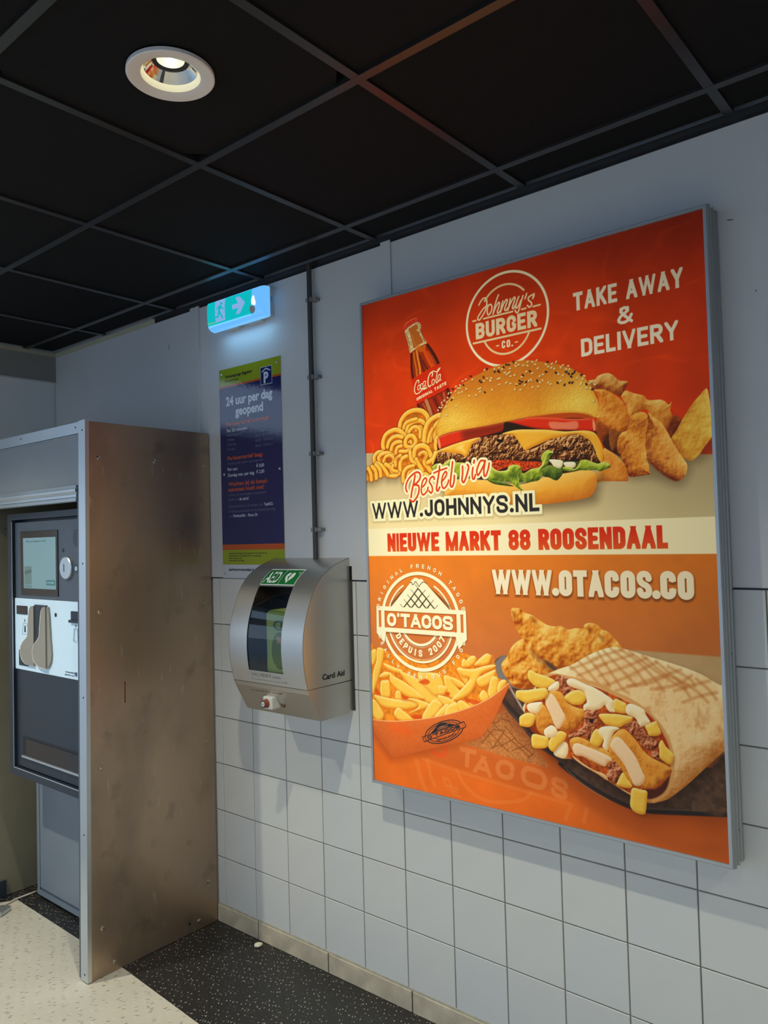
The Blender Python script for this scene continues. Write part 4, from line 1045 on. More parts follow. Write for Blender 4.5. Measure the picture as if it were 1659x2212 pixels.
    bar = np.clip((V - 792) / 1.2 + .5, 0, 1)[..., None]
    C[:] = C * (1 - bar) + col(255, 240, 184) * bar
    t_ = np.clip((V - 885) / 350, 0, 1)[..., None]; ux = np.clip(U / 1179, 0, 1)[..., None]
    org = col(250, 134, 30) * (1 - t_) + col(214, 118, 58) * t_
    org = org * (1 - .10 * ux)
    tb = np.clip((V - 1290) / 260, 0, 1)[..., None]
    org = org * (1 - tb) + col(240, 110, 26) * tb
    org = org * (1 + .08 * N1[..., None] + .05 * N2[..., None])
    ob = np.clip((V - 885.5) / 1.2 + .5, 0, 1)[..., None]
    C[:] = C * (1 - ob) + org * ob
    # pale table behind, right
    tbm = (np.clip((V - 1139) / 5, 0, 1) * np.clip((1420 - V) / 90, 0, 1) * np.clip((U - 690) / 110, 0, 1))[..., None]
    C[:] = C * (1 - tbm) + (col(196, 160, 104) + .05 * N2[..., None]) * tbm
    # brown shade under the board, bottom right
    fill([(655.8,1487.7),(699.0,1520.0),(749.1,1565.6),(834.1,1609.7),(927.3,1641.3),(1037.2,1651.8),(1160.3,1642.8),(1162.5,1587.9),(1039.1,1605.3),(929.1,1596.9),(835.8,1563.9),(750.9,1518.6)], col(176, 82, 30), 60, al=.55)

    # ---- round burger mark
    ring(583.5, 174.5, 140.6, 7.8, CRM)
    ring(580.5, 156.5, 86.4, 6.4, col(250, 214, 150), 38, 145)
    ring(583.3, 196, 83.8, 6.4, col(250, 214, 150), 201, 339)
    def l1(*p, w=5.4): line(p, w, col(250, 220, 158), sm=False)
    l1((466, 228), (698.5, 226.6), w=6.2); l1((466, 158.4), (477, 158.4)); l1((505, 158.4), (607.6, 157.4)); l1((638, 157.4), (652, 157.2)); l1((677, 157.2), (699, 156.6))
    text('BURGER', (475, 168), (1, -.0), (.0, 1), 213, 50, 11.6, [(0, col(252, 222, 168), 1, 0, 0, .8)], gap=4.2)
    text('CO.', (566.5, 239), (1, 0), (0, 1), 38, 23, 4.8, [(0, CRM, 1, 0, 0, .8)], gap=4.5)
    l1((548, 250.6), (556, 250.6), w=4); l1((613, 251.2), (621, 251), w=4)
    JW = 5.0; JC = col(255, 226, 170)
    for q in ([(489.7,112.8),(497.2,102.3),(507.6,95.0),(516.5,98.8),(518.8,108.8),(516.7,122.1),(511.1,136.5),(501.6,148.4),(491.1,158.4),(485.0,157.2),(484.8,150.2),(491.7,141.1),(504.4,128.2),(518.8,120.9),(526.8,120.9)],
              [(532.8,119.6),(523.7,121.9),(519.2,134.8),(520.8,148.1),(526.7,149.3),(534.1,139.6),(536.5,128.1),(532.8,119.6)], [(560.4,96.5),(553.0,111.1),(546.4,128.5),(539.6,151.1)], [(540.7,147.9),(548.2,134.1),(558.5,120.9),(563.4,121.9),(560.0,134.9),(554.6,147.4),(559.3,151.8),(567.5,143.3)],
              [(575.2,118.6),(569.8,133.6),(566.2,150.7)], [(567.4,146.7),(575.7,131.4),(586.0,117.5),(590.7,120.3),(585.4,133.5),(580.1,144.3),(584.8,149.5),(590.8,143.2)], [(601.4,117.5),(597.0,132.6),(591.5,150.1)], [(592.6,146.9),(600.9,131.8),(612.9,116.7),(617.6,119.4),(612.3,132.6),(607.1,144.9),(610.8,149.1),(617.7,140.5)],
              [(630.0,117.2),(622.8,131.5),(618.5,145.7),(622.1,149.8),(629.0,142.9),(637.1,129.6)], [(644.1,117.8),(638.9,130.0),(632.7,147.1),(626.4,162.5),(619.8,162.8),(616.2,155.3)], [(656.4,113.9),(654.3,120.1),(650.2,128.3)],
              [(681.1,120.3),(676.0,133.2),(680.9,126.0)], [(680.1,121.7),(672.7,122.6),(662.4,126.9),(662.1,135.1),(670.1,143.5),(671.6,152.1),(664.1,156.3),(657.8,150.0)]):
        line(q, JW, JC)
    # ---- offer
    text('TAKE AWAY', (803, 146.5), (1, 0), (0, 1), 306, 52, 10.6, [(0, col(255, 240, 205), 1, 0, 0, .8)], gap=4.4)
    text('DELIVERY', (822, 281), (1, 0), (0, 1), 270, 50.5, 10.4, [(0, col(255, 240, 205), 1, 0, 0, .8)], gap=4.6)
    text('&', (930, 215), (1, 0), (0, 1), 44, 48, 10.5, [(0, col(255, 240, 205), 1, 0, 0, .8)])

    # ---- bottle
    body = [(193.1,126.3),(194.3,118.8),(204.4,110.0),(224.1,103.9),(243.4,100.9),(252.8,105.2),(258.2,114.7),(263.4,129.4),(264.3,140.3),(268.1,157.7),(275.0,174.3),(285.6,192.9),(299.8,212.1),(321.1,236.9),(331.4,256.6),(335.5,269.2),(344.8,288.6),(359.7,326.5),(369.5,350.9),(374.1,372.9),(380.2,400.2),(391.0,445.5),(345.5,469.6),(291.4,448.4),(258.7,421.8),(239.9,389.0),(234.2,362.4),(227.5,333.9),(220.8,305.4),(215.9,292.3),(215.2,255.4),(216.6,232.5),(216.7,214.8),(211.2,193.1),(206.2,170.6),(198.2,149.0),(197.7,133.4)]
    fill([(197.7,133.4),(217.6,123.4),(242.9,116.9),(254.3,116.9),(263.4,129.4),(264.3,140.3),(261.7,145.8),(275.0,174.3),(285.6,192.9),(274.3,195.4),(251.4,198.8),(230.1,206.5),(216.7,214.8),(211.2,193.1),(206.2,170.6),(198.2,149.0)], col(222, 190, 124), .9, tex=N4 * .6)
    fill([(213.1,130.2),(240.7,122.6),(251.0,130.0),(251.5,142.3),(258.5,160.5),(270.8,187.1),(251.6,192.8),(230.3,200.4),(223.5,173.8),(218.9,151.4)], col(196, 102, 30), 2.)
    line([(215.7,147.7),(223.5,173.8),(229.3,201.0)], 3.2, col(230, 196, 130), al=.8); line([(201.2,144.9),(208.3,164.8),(213.5,184.3),(218.5,206.7)], 2.4, col(110, 90, 50), al=.7)
    line([(254.2,121.5),(259.5,133.2),(260.0,144.0),(267.9,162.3),(280.1,188.9)], 2.2, col(120, 100, 60), al=.8); line([(226.2,154.3),(233.1,177.1),(238.3,191.8)], 3.5, col(226, 140, 60), al=.6)
    line([(220.3,210.1),(251.4,200.3),(281.9,191.5)], 5., col(244, 214, 140)); line([(213.4,130.3),(240.8,121.9)], 3.4, col(236, 214, 150))
    line([(245.8,142.8),(255.2,146.9),(259.0,145.3)], 3., col(246, 230, 170), al=.8)
    fill([(216.6,215.3),(251.3,201.5),(285.5,195.1),(299.8,212.1),(321.1,236.9),(331.4,256.6),(334.6,268.8),(312.5,272.9),(278.7,282.1),(240.4,294.6),(220.8,304.6),(215.9,292.3),(215.2,255.4),(216.6,232.5)], col(170, 52, 8), .9)
    for pts, w, c_, a_ in (([(221.9,219.6),(221.2,241.0),(222.0,271.8),(226.8,300.1)], 7, (70, 20, 14), .9), ([(289.1,201.1),(306.8,225.4),(325.8,258.6),(329.1,268.1)], 10, (70, 22, 16), .9), ([(231.7,216.7),(234.6,243.2),(241.1,274.9),(242.3,294.9)], 7, (226, 120, 20), .9),
                           ([(243.4,211.1),(248.1,237.9),(254.6,269.4),(255.7,290.9)], 7.5, (255, 150, 40), .95), ([(249.5,200.0),(262.4,211.4),(273.9,204.4)], 16, (240, 120, 20), .7), ([(273.6,213.4),(284.1,236.5),(298.0,263.0),(305.1,273.2)], 12, (252, 84, 8), .9),
                           ([(288.3,222.1),(302.3,247.1),(312.6,269.9)], 5, (252, 90, 10), .8), ([(256.0,231.6),(264.3,263.4),(271.1,282.7)], 9, (110, 30, 14), .8), ([(268.6,249.0),(279.1,270.4),(286.3,279.1)], 6, (70, 20, 12), .6), ([(306.2,240.3),(314.9,256.8),(321.8,269.9)], 2.5, (180, 90, 60), .7)):
        line(pts, w, col(*c_), al=a_, soft=3.)
    fill([(220.4,306.1),(240.3,296.4),(278.6,283.6),(312.5,273.2),(335.5,269.5),(340.6,279.0),(349.7,302.7),(359.7,326.5),(369.2,350.5),(342.3,358.8),(312.8,367.6),(282.8,375.4),(239.4,388.2),(234.2,362.4),(227.5,333.9)], col(224, 46, 6), .9)
    fill([(239.9,389.3),(282.8,376.9),(312.7,369.0),(342.2,360.2),(369.1,351.6),(374.1,372.9),(380.2,400.2),(391.0,445.5),(345.5,469.6),(291.4,448.4),(258.7,421.8)], col(150, 40, 12), .9)
    for pts, w, c_, a_ in (([(242.7,390.9),(258.8,417.3),(265.9,430.3)], 9, (70, 24, 16), .8), ([(277.0,381.9),(289.0,412.0),(295.6,433.9)], 13, (206, 140, 84), .9), ([(263.6,389.1),(277.7,413.6),(284.5,432.5)], 4, (220, 120, 50), .8), ([(293.8,381.1),(311.1,414.9),(321.3,437.0)], 10, (190, 50, 10), .8),
                           ([(310.5,378.9),(320.7,401.2),(329.1,423.1)], 5, (70, 22, 16), .8), ([(327.1,375.2),(337.4,394.5),(344.0,410.2)], 12, (196, 54, 10), .7), ([(347.4,366.2),(350.5,381.4),(355.3,396.9)], 8, (220, 110, 50), .7), ([(362.2,356.4),(368.6,376.5),(369.9,391.4)], 9, (70, 22, 18), .85), ([(282.8,377.4),(312.7,369.5),(340.4,361.0)], 2., (60, 20, 12), .8)):
        line(pts, w, col(*c_), al=a_, soft=3.)
    puff([(193.0,127.8),(193.9,119.5),(203.4,110.5),(224.1,103.9),(242.5,101.1),(252.8,105.2),(258.6,114.7),(254.7,117.0),(240.9,117.6),(217.6,124.0),(197.7,134.2)], col(150, 20, 5), col(222, 40, 14), col(255, 120, 80), w=6, nz=.5)
    for q in ([(197.8,130.3),(200.0,124.5)], [(205.7,128.0),(206.9,121.3)], [(214.6,125.1),(214.8,119.0)], [(224.4,121.7),(223.7,115.4)], [(233.2,118.8),(232.5,112.5)], [(241.9,116.7),(240.8,110.4)], [(249.6,116.0),(247.9,109.5)]):
        line(q, 1.8, col(255, 140, 110), al=.8)
    CW = 3.1; CC = col(255, 246, 190)
    for q, w in (([(248.1,318.7),(249.3,311.2),(243.7,309.6),(236.7,316.9),(231.5,329.9),(230.6,343.5),(235.5,352.6),(243.1,353.2),(253.7,348.4),(263.4,341.4),(272.9,339.0),(281.3,339.9)], 3.6), ([(251.7,325.3),(245.9,328.2),(243.7,336.3),(246.3,342.0),(252.2,337.5),(254.0,328.7),(251.1,325.2)], 2.8),
                 ([(264.0,324.1),(258.4,323.2),(255.2,331.9),(257.8,340.1),(264.5,337.0)], 2.8), ([(275.6,316.7),(268.0,318.6),(265.3,330.3),(268.9,335.1),(274.8,327.2),(277.1,317.0),(274.7,330.2),(278.3,334.1)], 2.8), ([(269.0,343.7),(274.7,340.8),(280.4,340.1)], 3.6),
                 ([(303.0,305.1),(306.1,295.8),(299.7,292.6),(292.1,299.7),(287.0,312.4),(286.0,327.4),(289.8,337.3),(297.7,333.6)], 4.2), ([(299.7,293.6),(307.3,288.8),(315.5,291.6),(324.6,293.1),(331.1,289.4),(336.3,282.7)], 3.2), ([(309.1,315.8),(303.1,318.6),(302.2,328.3),(305.7,334.0),(311.4,328.1),(312.3,319.3),(309.1,315.8)], 3.),
                 ([(331.3,284.2),(325.6,290.7),(321.3,307.2),(318.3,324.7),(321.8,329.7),(325.3,325.7)], 3.2), ([(336.1,303.6),(328.1,306.8),(326.3,321.4),(329.8,325.2),(335.1,316.8),(337.0,304.4),(335.0,319.8),(338.5,323.3)], 3.)):
        line(q, w, CC)
    a_, b_, c3 = [(238.4,377.0),(359.5,340.1),(236.9,366.7)]
    ex = np.array(b_) - np.array(a_); Lx = np.linalg.norm(ex); ey = np.array(a_) - np.array(c3); Ly = np.linalg.norm(ey)
    text('ORIGINAL TASTE', c3, ex / Lx, ey / Ly, Lx, Ly, 2.7, [(0, CC, 1, 0, 0, .8)], gap=1.5)

    # ---- curly fries
    heap = [(-20.3,601.8),(3.0,588.5),(23.2,579.4),(37.7,565.7),(41.1,549.0),(52.9,528.8),(80.8,521.9),(82.9,502.1),(96.0,478.3),(121.0,462.1),(145.3,456.5),(158.4,460.0),(167.2,436.2),(188.9,414.1),(215.2,403.1),(243.4,401.6),(268.3,409.9),(287.4,432.3),(316.9,434.0),(341.4,429.0),(357.0,462.5),(328.5,518.5),(322.5,549.6),(294.3,586.8),(290.7,618.4),(253.4,617.7),(217.9,617.1),(180.8,643.0),(165.8,625.6),(155.6,614.6),(139.5,621.7),(118.1,620.2),(101.9,621.1),(85.8,613.7),(58.1,620.2),(30.0,626.7),(-3.8,622.3),(-20.9,619.0)]
    shadow(heap, 4, 12, 26, .5, (.25, .17, .08))
    fill(heap, col(222, 118, 16), 1.2, tex=N3 * .6)
    f3 = (col(206, 88, 8), col(255, 188, 52), col(255, 236, 140))
    for q, w, cl_ in (([(310.3,516.7),(305.2,488.3),(313.3,465.3),(331.1,445.6)], 15, 0), ([(289.5,514.6),(295.4,487.2),(310.9,465.1),(325.9,454.9)], 13, 0), ([(191.7,482.2),(197.8,458.3),(218.8,446.4),(249.5,443.9),(269.2,456.3)], 16, 0), ([(179.4,462.4),(187.8,446.9),(208.8,439.1),(234.5,436.0)], 13, 0),
                      ([(162.4,460.5),(169.8,436.5),(188.8,417.2),(215.0,408.2),(240.6,408.4),(263.1,416.3),(279.9,433.4),(281.9,447.7)], 17, 0), ([(233.2,472.4),(248.8,464.0),(258.2,483.2),(254.8,507.1)], 14, 0), ([(202.3,477.2),(215.6,464.4),(233.6,462.3),(248.4,474.1),(247.5,498.2)], 13, 0),
                      ([(90.4,521.8),(88.3,502.7),(98.7,478.6),(120.8,466.3),(145.1,462.7),(166.0,470.1),(183.8,485.4)], 17, 0), ([(108.2,517.2),(114.2,501.1),(130.8,488.2),(152.3,484.2),(173.1,490.5)], 14, 0), ([(124.0,529.1),(132.7,511.2),(154.2,504.0),(167.3,506.4)], 14, 0), ([(143.6,541.3),(150.9,523.4),(169.5,519.0)], 13, 0),
                      ([(187.0,504.2),(197.9,491.0),(217.2,491.0),(229.5,506.5),(223.8,522.2),(205.6,528.6),(187.8,520.7)], 16, 1), ([(201.1,509.8),(209.0,506.5),(211.3,514.8)], 8, 0), ([(162.3,536.8),(184.5,538.9),(205.3,536.7)], 13, 0),
                      ([(264.4,518.1),(266.8,488.2),(279.0,459.4),(299.4,443.8),(326.6,436.1),(343.4,439.2)], 18, 0), ([(279.4,517.6),(285.1,498.1),(298.3,475.6)], 12, 0), ([(312.8,548.7),(308.6,528.5),(316.8,505.4)], 14, 0),
                      ([(219.9,560.4),(225.9,536.6),(246.5,526.4),(271.4,532.8),(283.2,550.0),(292.5,566.8)], 18, 0), ([(229.8,569.4),(236.9,584.1),(248.9,601.2),(253.6,611.7)], 15, 0), ([(245.5,554.6),(260.8,549.9),(270.4,560.8),(262.2,580.2),(274.1,597.2),(286.0,612.1)], 16, 0), ([(307.7,556.2),(299.7,573.4),(277.1,583.4)], 16, 0),
                      ([(205.1,542.8),(206.9,565.4),(224.1,585.1)], 14, 0), ([(49.0,562.4),(48.2,545.4),(63.9,532.0),(85.9,531.9)], 15, 0), ([(70.9,568.4),(68.8,549.3),(85.7,538.2),(110.2,538.3),(131.4,548.5)], 15, 0), ([(90.2,565.8),(99.0,549.8),(120.7,547.5),(133.6,561.1),(125.1,575.0),(106.1,577.6)], 13, 0),
                      ([(140.8,582.5),(144.2,562.1),(163.1,551.3)], 14, 0), ([(161.3,602.7),(160.8,580.0),(170.6,562.3),(189.1,555.7)], 15, 0), ([(173.2,638.4),(174.1,611.8),(190.3,594.6),(216.3,590.6)], 15, 0), ([(191.9,623.4),(200.2,607.6),(218.4,602.9)], 12, 0), ([(253.3,619.7),(268.3,620.8),(278.0,627.5)], 12, 0),
                      ([(57.2,567.3),(78.9,577.5),(94.7,593.4),(107.6,613.2)], 15, 0), ([(98.1,574.9),(116.6,586.8),(129.3,606.5),(150.4,612.2)], 15, 0), ([(118.3,616.0),(139.6,617.6),(155.8,610.5)], 13, 0), ([(130.2,581.6),(127.0,595.9),(148.1,603.7)], 12, 0),
                      ([(74.9,612.9),(72.8,593.8),(54.2,573.4)], 15, 0), ([(55.3,620.0),(53.4,596.6),(37.3,578.4)], 15, 0), ([(32.9,623.7),(30.8,603.4),(20.2,583.4)], 15, 0), ([(10.4,621.1),(8.3,601.7),(3.0,590.7)], 14, 0)):
        tubes(q, w, *f3, n=4, closed=bool(cl_))
    for q in ([(245.5,556.6),(258.2,551.7),(267.9,560.6),(260.0,572.0)], [(98.6,560.2),(112.5,551.0),(128.3,558.6),(119.9,570.4)], [(141.6,561.8),(152.4,554.5),(162.7,563.6)], [(197.8,603.4),(210.9,596.2),(221.0,601.1)]):
        shadow(q, 0, 0, 9, .5, (.62, .22, .0))

    # ---- wedges to the right
    we_ = (col(150, 58, 8), col(214, 138, 38), col(246, 206, 92))
    for q in ([(879.0,594.4),(940.1,668.1),(1003.5,675.0),(1072.7,698.0),(1100.2,668.8),(1109.7,647.4),(1131.5,638.2),(1162.2,608.2),(1164.4,553.9),(881.8,520.7)],): shadow(q, 6, 12, 22, .38, (.25, .17, .08))
    puff([(839.4,401.8),(858.6,401.1),(869.1,391.9),(894.4,388.2),(911.5,396.1),(928.0,412.9),(949.6,418.6),(953.7,425.0),(943.9,441.2),(933.6,456.2),(919.2,451.8),(897.5,438.1),(872.7,429.7),(855.1,426.0)], col(140, 50, 12), col(214, 140, 52), col(250, 206, 120), w=30, nz=1.)
    puff([(1068.3,525.7),(1091.9,543.2),(1075.4,572.7),(1061.5,584.7),(1051.2,563.3)], col(60, 20, 10), col(140, 56, 16), col(206, 116, 40), w=10, nz=.8)
    puff([(933.6,456.2),(946.2,443.9),(967.4,453.9),(995.3,464.8),(1006.5,477.9),(1038.5,481.1),(1051.8,488.6),(1060.4,497.6),(1068.6,489.7),(1063.3,510.4),(1067.1,529.0),(1058.6,546.0),(1046.8,560.5),(1035.7,552.5),(1014.0,522.5),(1007.6,507.9),(993.9,501.6),(979.6,506.7),(955.4,517.7),(947.0,486.2),(938.0,468.6)], col(186, 92, 16), col(232, 152, 52), col(255, 220, 120), w=30, nz=.9)
    fill([(856.8,515.4),(896.1,539.1),(929.8,557.0),(937.9,597.7),(939.2,628.2),(917.8,617.0),(903.4,606.2),(884.0,594.9),(874.8,574.9),(863.4,542.6)], col(66, 34, 18), 3, tex=N3)
    puff([(862.0,513.6),(898.6,539.3),(890.3,559.8),(877.2,576.4),(865.2,562.0),(856.0,537.0)], col(90, 30, 10), col(168, 74, 18), col(220, 120, 40), w=12, nz=.7)
    puff([(898.7,537.0),(929.9,554.6),(931.6,573.6),(918.6,595.8),(903.5,603.9),(894.6,579.3)], col(70, 30, 12), col(140, 70, 20), col(190, 110, 40), w=20, nz=.8)
    puff([(857.6,428.7),(885.2,432.7),(909.5,446.9),(928.5,462.6),(942.4,480.9),(951.1,505.5),(952.6,529.1),(947.1,547.1),(934.7,555.1),(915.5,548.3),(893.7,536.4),(874.3,519.9),(859.7,506.1),(869.0,495.2),(869.1,459.2),(862.3,439.1)], col(164, 66, 8), col(232, 138, 36), col(255, 204, 96), w=24, nz=1.)
    puff([(955.4,517.7),(979.6,506.7),(998.2,511.4),(1006.7,530.8),(1001.2,553.2),(995.5,580.2),(994.5,607.7),(998.1,633.3),(1004.8,670.5),(996.5,675.0),(973.1,677.0),(946.9,676.0),(936.1,644.4),(925.0,620.0),(915.9,600.3),(919.5,572.4),(929.8,557.0),(947.0,549.5)], col(132, 42, 4), col(230, 142, 40), col(255, 212, 100), w=34, nz=1., L=(.3, -.8))
    puff([(877.7,595.5),(891.3,600.4),(912.9,616.5),(931.6,637.0),(940.5,656.4),(944.2,684.7),(936.9,688.2),(900.4,685.9),(875.6,684.0),(850.4,684.2),(856.5,657.1),(862.6,631.2)], col(190, 80, 10), col(232, 146, 44), col(250, 196, 92), w=14, nz=.8)
    puff([(1150.8,471.1),(1159.1,474.5),(1165.2,532.2),(1165.2,586.7),(1154.0,605.2),(1145.1,615.3),(1131.7,633.8),(1116.2,645.7),(1105.4,646.3),(1084.1,631.8),(1069.7,603.5),(1061.9,587.0),(1075.5,568.2),(1089.7,545.1),(1103.6,524.5),(1121.9,500.2),(1137.5,484.6)], col(190, 92, 16), col(236, 176, 56), col(255, 228, 110), w=26, nz=.9, L=(.5, -.6))
    puff([(1004.8,508.7),(1016.3,522.8),(1036.3,538.9),(1049.1,558.5),(1057.4,575.3),(1065.6,594.1),(1078.0,617.8),(1092.5,641.4),(1101.0,657.7),(1098.1,677.5),(1088.4,690.6),(1072.7,697.5),(1053.1,688.1),(1031.2,670.7),(1015.7,655.8),(1002.6,638.3),(996.3,621.7),(993.7,598.4),(996.9,575.7),(1004.9,549.0),(1003.4,525.8)], col(134, 44, 6), col(232, 146, 48), col(255, 206, 104), w=34, nz=1., L=(.5, -.7))
    fill([(998.1,633.3),(1015.9,652.0),(1042.4,673.3),(1073.0,691.3),(1070.5,696.7),(1050.8,687.5),(1028.9,670.5),(1011.3,652.7),(996.8,637.8)], col(110, 40, 10), 8, al=.7, tex=N3)

    # ---- burger
    shadow([(340.8,695.1),(372.8,647.3),(826.1,656.4),(854.9,680.2),(850.6,707.7),(836.6,728.6),(755.0,740.2),(647.7,743.2),(494.3,730.9),(370.3,716.2)], 6, 12, 26, .55, (.25, .16, .06))
    puff([(340.8,695.1),(343.8,673.9),(364.1,650.3),(415.4,643.2),(464.7,653.6),(505.1,656.3),(575.1,671.2),(624.2,676.0),(650.4,671.2),(687.2,662.2),(708.9,657.3),(758.2,654.5),(799.5,649.7),(833.0,650.7),(852.3,661.4),(854.9,680.2),(850.8,701.6),(836.9,722.5),(806.6,730.2),(755.2,735.4),(702.3,738.3),(647.9,738.9),(572.8,732.0),(454.0,722.8),(370.5,710.9)], col(206, 104, 18), col(246, 168, 46), col(255, 206, 96), w=46, nz=.22)
    fill([(315.3,549.7),(301.3,566.5),(289.3,590.9),(313.3,603.6),(347.6,627.7),(415.4,643.2),(536.7,658.5),(650.9,656.4),(723.2,655.1),(792.7,650.7),(859.8,637.3),(874.7,629.2),(876.6,604.8),(862.7,560.2),(831.8,506.9),(729.2,494.6),(582.0,483.7),(495.1,489.0),(420.5,503.3),(325.2,518.3)], col(58, 26, 12), 1.2)
    fill([(507.2,596.6),(577.7,599.2),(634.2,608.4),(674.5,614.0),(692.4,620.4),(684.7,631.2),(651.8,631.9),(621.9,636.1),(592.2,622.2),(557.5,624.5),(533.8,629.4),(510.4,619.1)], col(196, 60, 14), 1.2, tex=N4 * 1.4)
    fill([(742.2,616.5),(794.0,616.1),(856.8,629.3),(852.9,646.0),(792.8,647.6),(744.7,643.9)], col(70, 76, 20), 2, tex=N3)
    pat = [(319.6,552.7),(367.5,557.1),(417.9,575.0),(432.9,564.1),(448.3,541.2),(473.5,526.3),(510.0,521.5),(541.7,521.5),(572.9,521.4),(595.8,525.5),(617.7,547.8),(635.4,576.1),(676.1,570.1),(720.0,551.7),(755.3,548.9),(806.7,548.0),(829.6,563.0),(845.6,580.2),(854.6,602.8),(860.9,625.0),(856.7,631.4),(827.2,626.8),(776.8,620.4),(724.8,612.8),(689.2,608.8),(634.1,609.7),(577.7,600.2),(519.2,596.6),(479.1,595.3),(417.2,595.0),(366.1,594.3),(320.4,590.5)]
    puff(pat, col(44, 20, 8), col(124, 66, 22), col(236, 178, 108), w=20, nz=1., nf=(E3 * 1.9 + E4 * 1.7 + N3 * 1.2 + N2 * .9), bias=-.12)
    for q in ([(537.4,532.9),(556.8,538.3),(560.4,545.4),(541.0,541.8)], [(754.2,577.6),(771.3,582.4),(760.7,589.4)], [(502.0,520.7),(513.9,522.6),(509.8,526.0)]): fill(q, col(26, 14, 10), 3)
    puff([(319.1,505.1),(378.4,493.5),(462.5,488.8),(527.2,487.5),(568.4,486.2),(561.7,508.4),(542.0,513.7),(502.1,519.0),(461.3,522.3),(411.1,529.1),(363.9,537.2),(324.4,542.7),(319.6,528.5)], col(150, 26, 6), col(226, 50, 14), col(255, 130, 90), w=9, nz=.1)
    fill([(416.7,492.4),(495.1,489.0),(568.4,486.2),(561.7,509.1),(542.0,514.4),(502.0,519.7),(453.1,522.9),(419.7,524.3)], col(112, 34, 12), 26, al=.75)
    fill([(566.5,485.9),(581.9,485.4),(604.6,493.1),(638.0,505.9),(674.5,516.6),(692.5,521.5),(656.1,518.8),(603.8,514.7),(557.4,520.1),(526.0,519.8),(502.1,519.0),(542.0,513.7),(561.7,508.4)], col(44, 28, 12), 2)
    puff([(578.1,484.9),(620.2,481.6),(657.4,482.1),(711.7,488.6),(764.1,498.2),(815.1,504.9),(851.6,506.8),(857.6,522.4),(857.6,541.0),(846.9,543.6),(797.0,535.3),(745.5,529.3),(710.3,523.8),(674.5,516.6),(638.0,505.9),(604.6,493.7)], col(150, 26, 6), col(228, 48, 12), col(255, 130, 90), w=8, nz=.1)
    fill([(716.5,502.2),(763.7,509.0),(802.1,510.3),(800.6,531.6),(756.1,527.3),(722.9,522.3)], col(244, 150, 108), 5, al=.75)
    fill([(849.9,508.5),(855.7,522.2),(856.3,540.3),(851.0,541.6),(848.3,524.5)], col(255, 190, 130), 4, al=.8)
    fill([(320.3,507.0),(327.0,518.5),(329.7,540.3),(324.4,542.7),(318.8,524.9)], col(255, 190, 130), 3, al=.7)
    ch_ = (col(214, 124, 16), col(248, 178, 46), col(255, 226, 110))
    puff([(557.4,519.8),(603.9,513.0),(656.1,517.2),(710.3,524.1),(762.7,534.7),(803.8,537.0),(830.5,539.9),(853.3,548.3),(865.7,566.7),(874.6,589.2),(877.0,611.0),(873.7,630.7),(866.6,630.1),(857.5,612.3),(850.1,589.9),(839.3,570.2),(823.2,557.6),(806.7,548.0),(783.0,546.1),(755.3,548.9),(720.0,552.3),(691.0,560.8),(661.5,569.3),(635.3,577.4),(624.6,565.1),(610.3,543.8),(595.7,527.9)], *ch_, w=14, nz=.12)
    puff([(316.2,549.1),(363.9,537.2),(411.1,528.7),(461.3,522.3),(481.7,523.0),(463.0,532.2),(449.1,541.9),(437.3,559.3),(426.2,577.5),(405.5,567.6),(375.9,561.4),(345.9,555.1),(321.7,554.7),(307.7,574.3),(298.2,591.6),(290.7,589.2),(299.1,566.4)], *ch_, w=12, nz=.12)
    fill([(387.2,545.8),(419.2,538.3),(414.6,548.4),(422.5,563.2),(406.0,554.6)], col(255, 236, 140), 10, al=.6)
    # salad
    gr = (col(64, 84, 16), col(166, 182, 40), col(226, 226, 110)); gd = (col(24, 36, 10), col(78, 100, 26), col(140, 160, 50))
    puff([(340.2,591.4),(374.9,590.7),(429.6,598.8),(433.0,620.0),(427.9,644.1),(373.0,643.8),(338.8,630.7)], *gr, w=16, nz=.8)
    puff([(293.5,598.5),(313.8,589.3),(335.7,594.6),(366.7,579.4),(361.6,600.3),(326.3,611.8),(304.0,615.5)], *gr, w=10, nz=.6)
    puff([(497.2,652.4),(520.9,657.4),(552.1,664.6),(582.6,675.0),(590.1,680.5),(551.7,674.7),(520.6,667.6)], *gd, w=10, nz=.6)
    puff([(684.4,639.3),(710.1,626.7),(731.1,633.2),(748.4,639.4),(752.0,654.0),(741.0,667.6),(729.6,672.3),(708.7,662.1),(691.0,657.6)], *gd, w=20, nz=.7)
    puff([(710.7,610.6),(749.3,615.5),(754.5,625.5),(746.7,638.3),(727.6,632.9),(719.1,622.6)], col(196, 170, 110), col(244, 232, 184), col(255, 250, 220), w=8, nz=.15)
    puff([(757.7,622.6),(790.3,624.7),(791.8,638.0),(772.5,642.9),(760.7,634.0)], col(196, 170, 110), col(244, 232, 184), col(255, 250, 220), w=8, nz=.15)
    puff([(753.7,636.6),(772.7,636.5),(789.5,644.2),(803.6,629.6),(809.0,620.6),(827.4,621.5),(843.7,628.2),(859.9,634.8),(874.7,630.8),(892.1,636.8),(895.6,646.3),(882.0,651.3),(865.6,656.2),(852.7,651.6),(826.3,650.8),(802.9,648.4),(779.1,650.3),(758.6,645.6)], *gr, w=14, nz=.9)
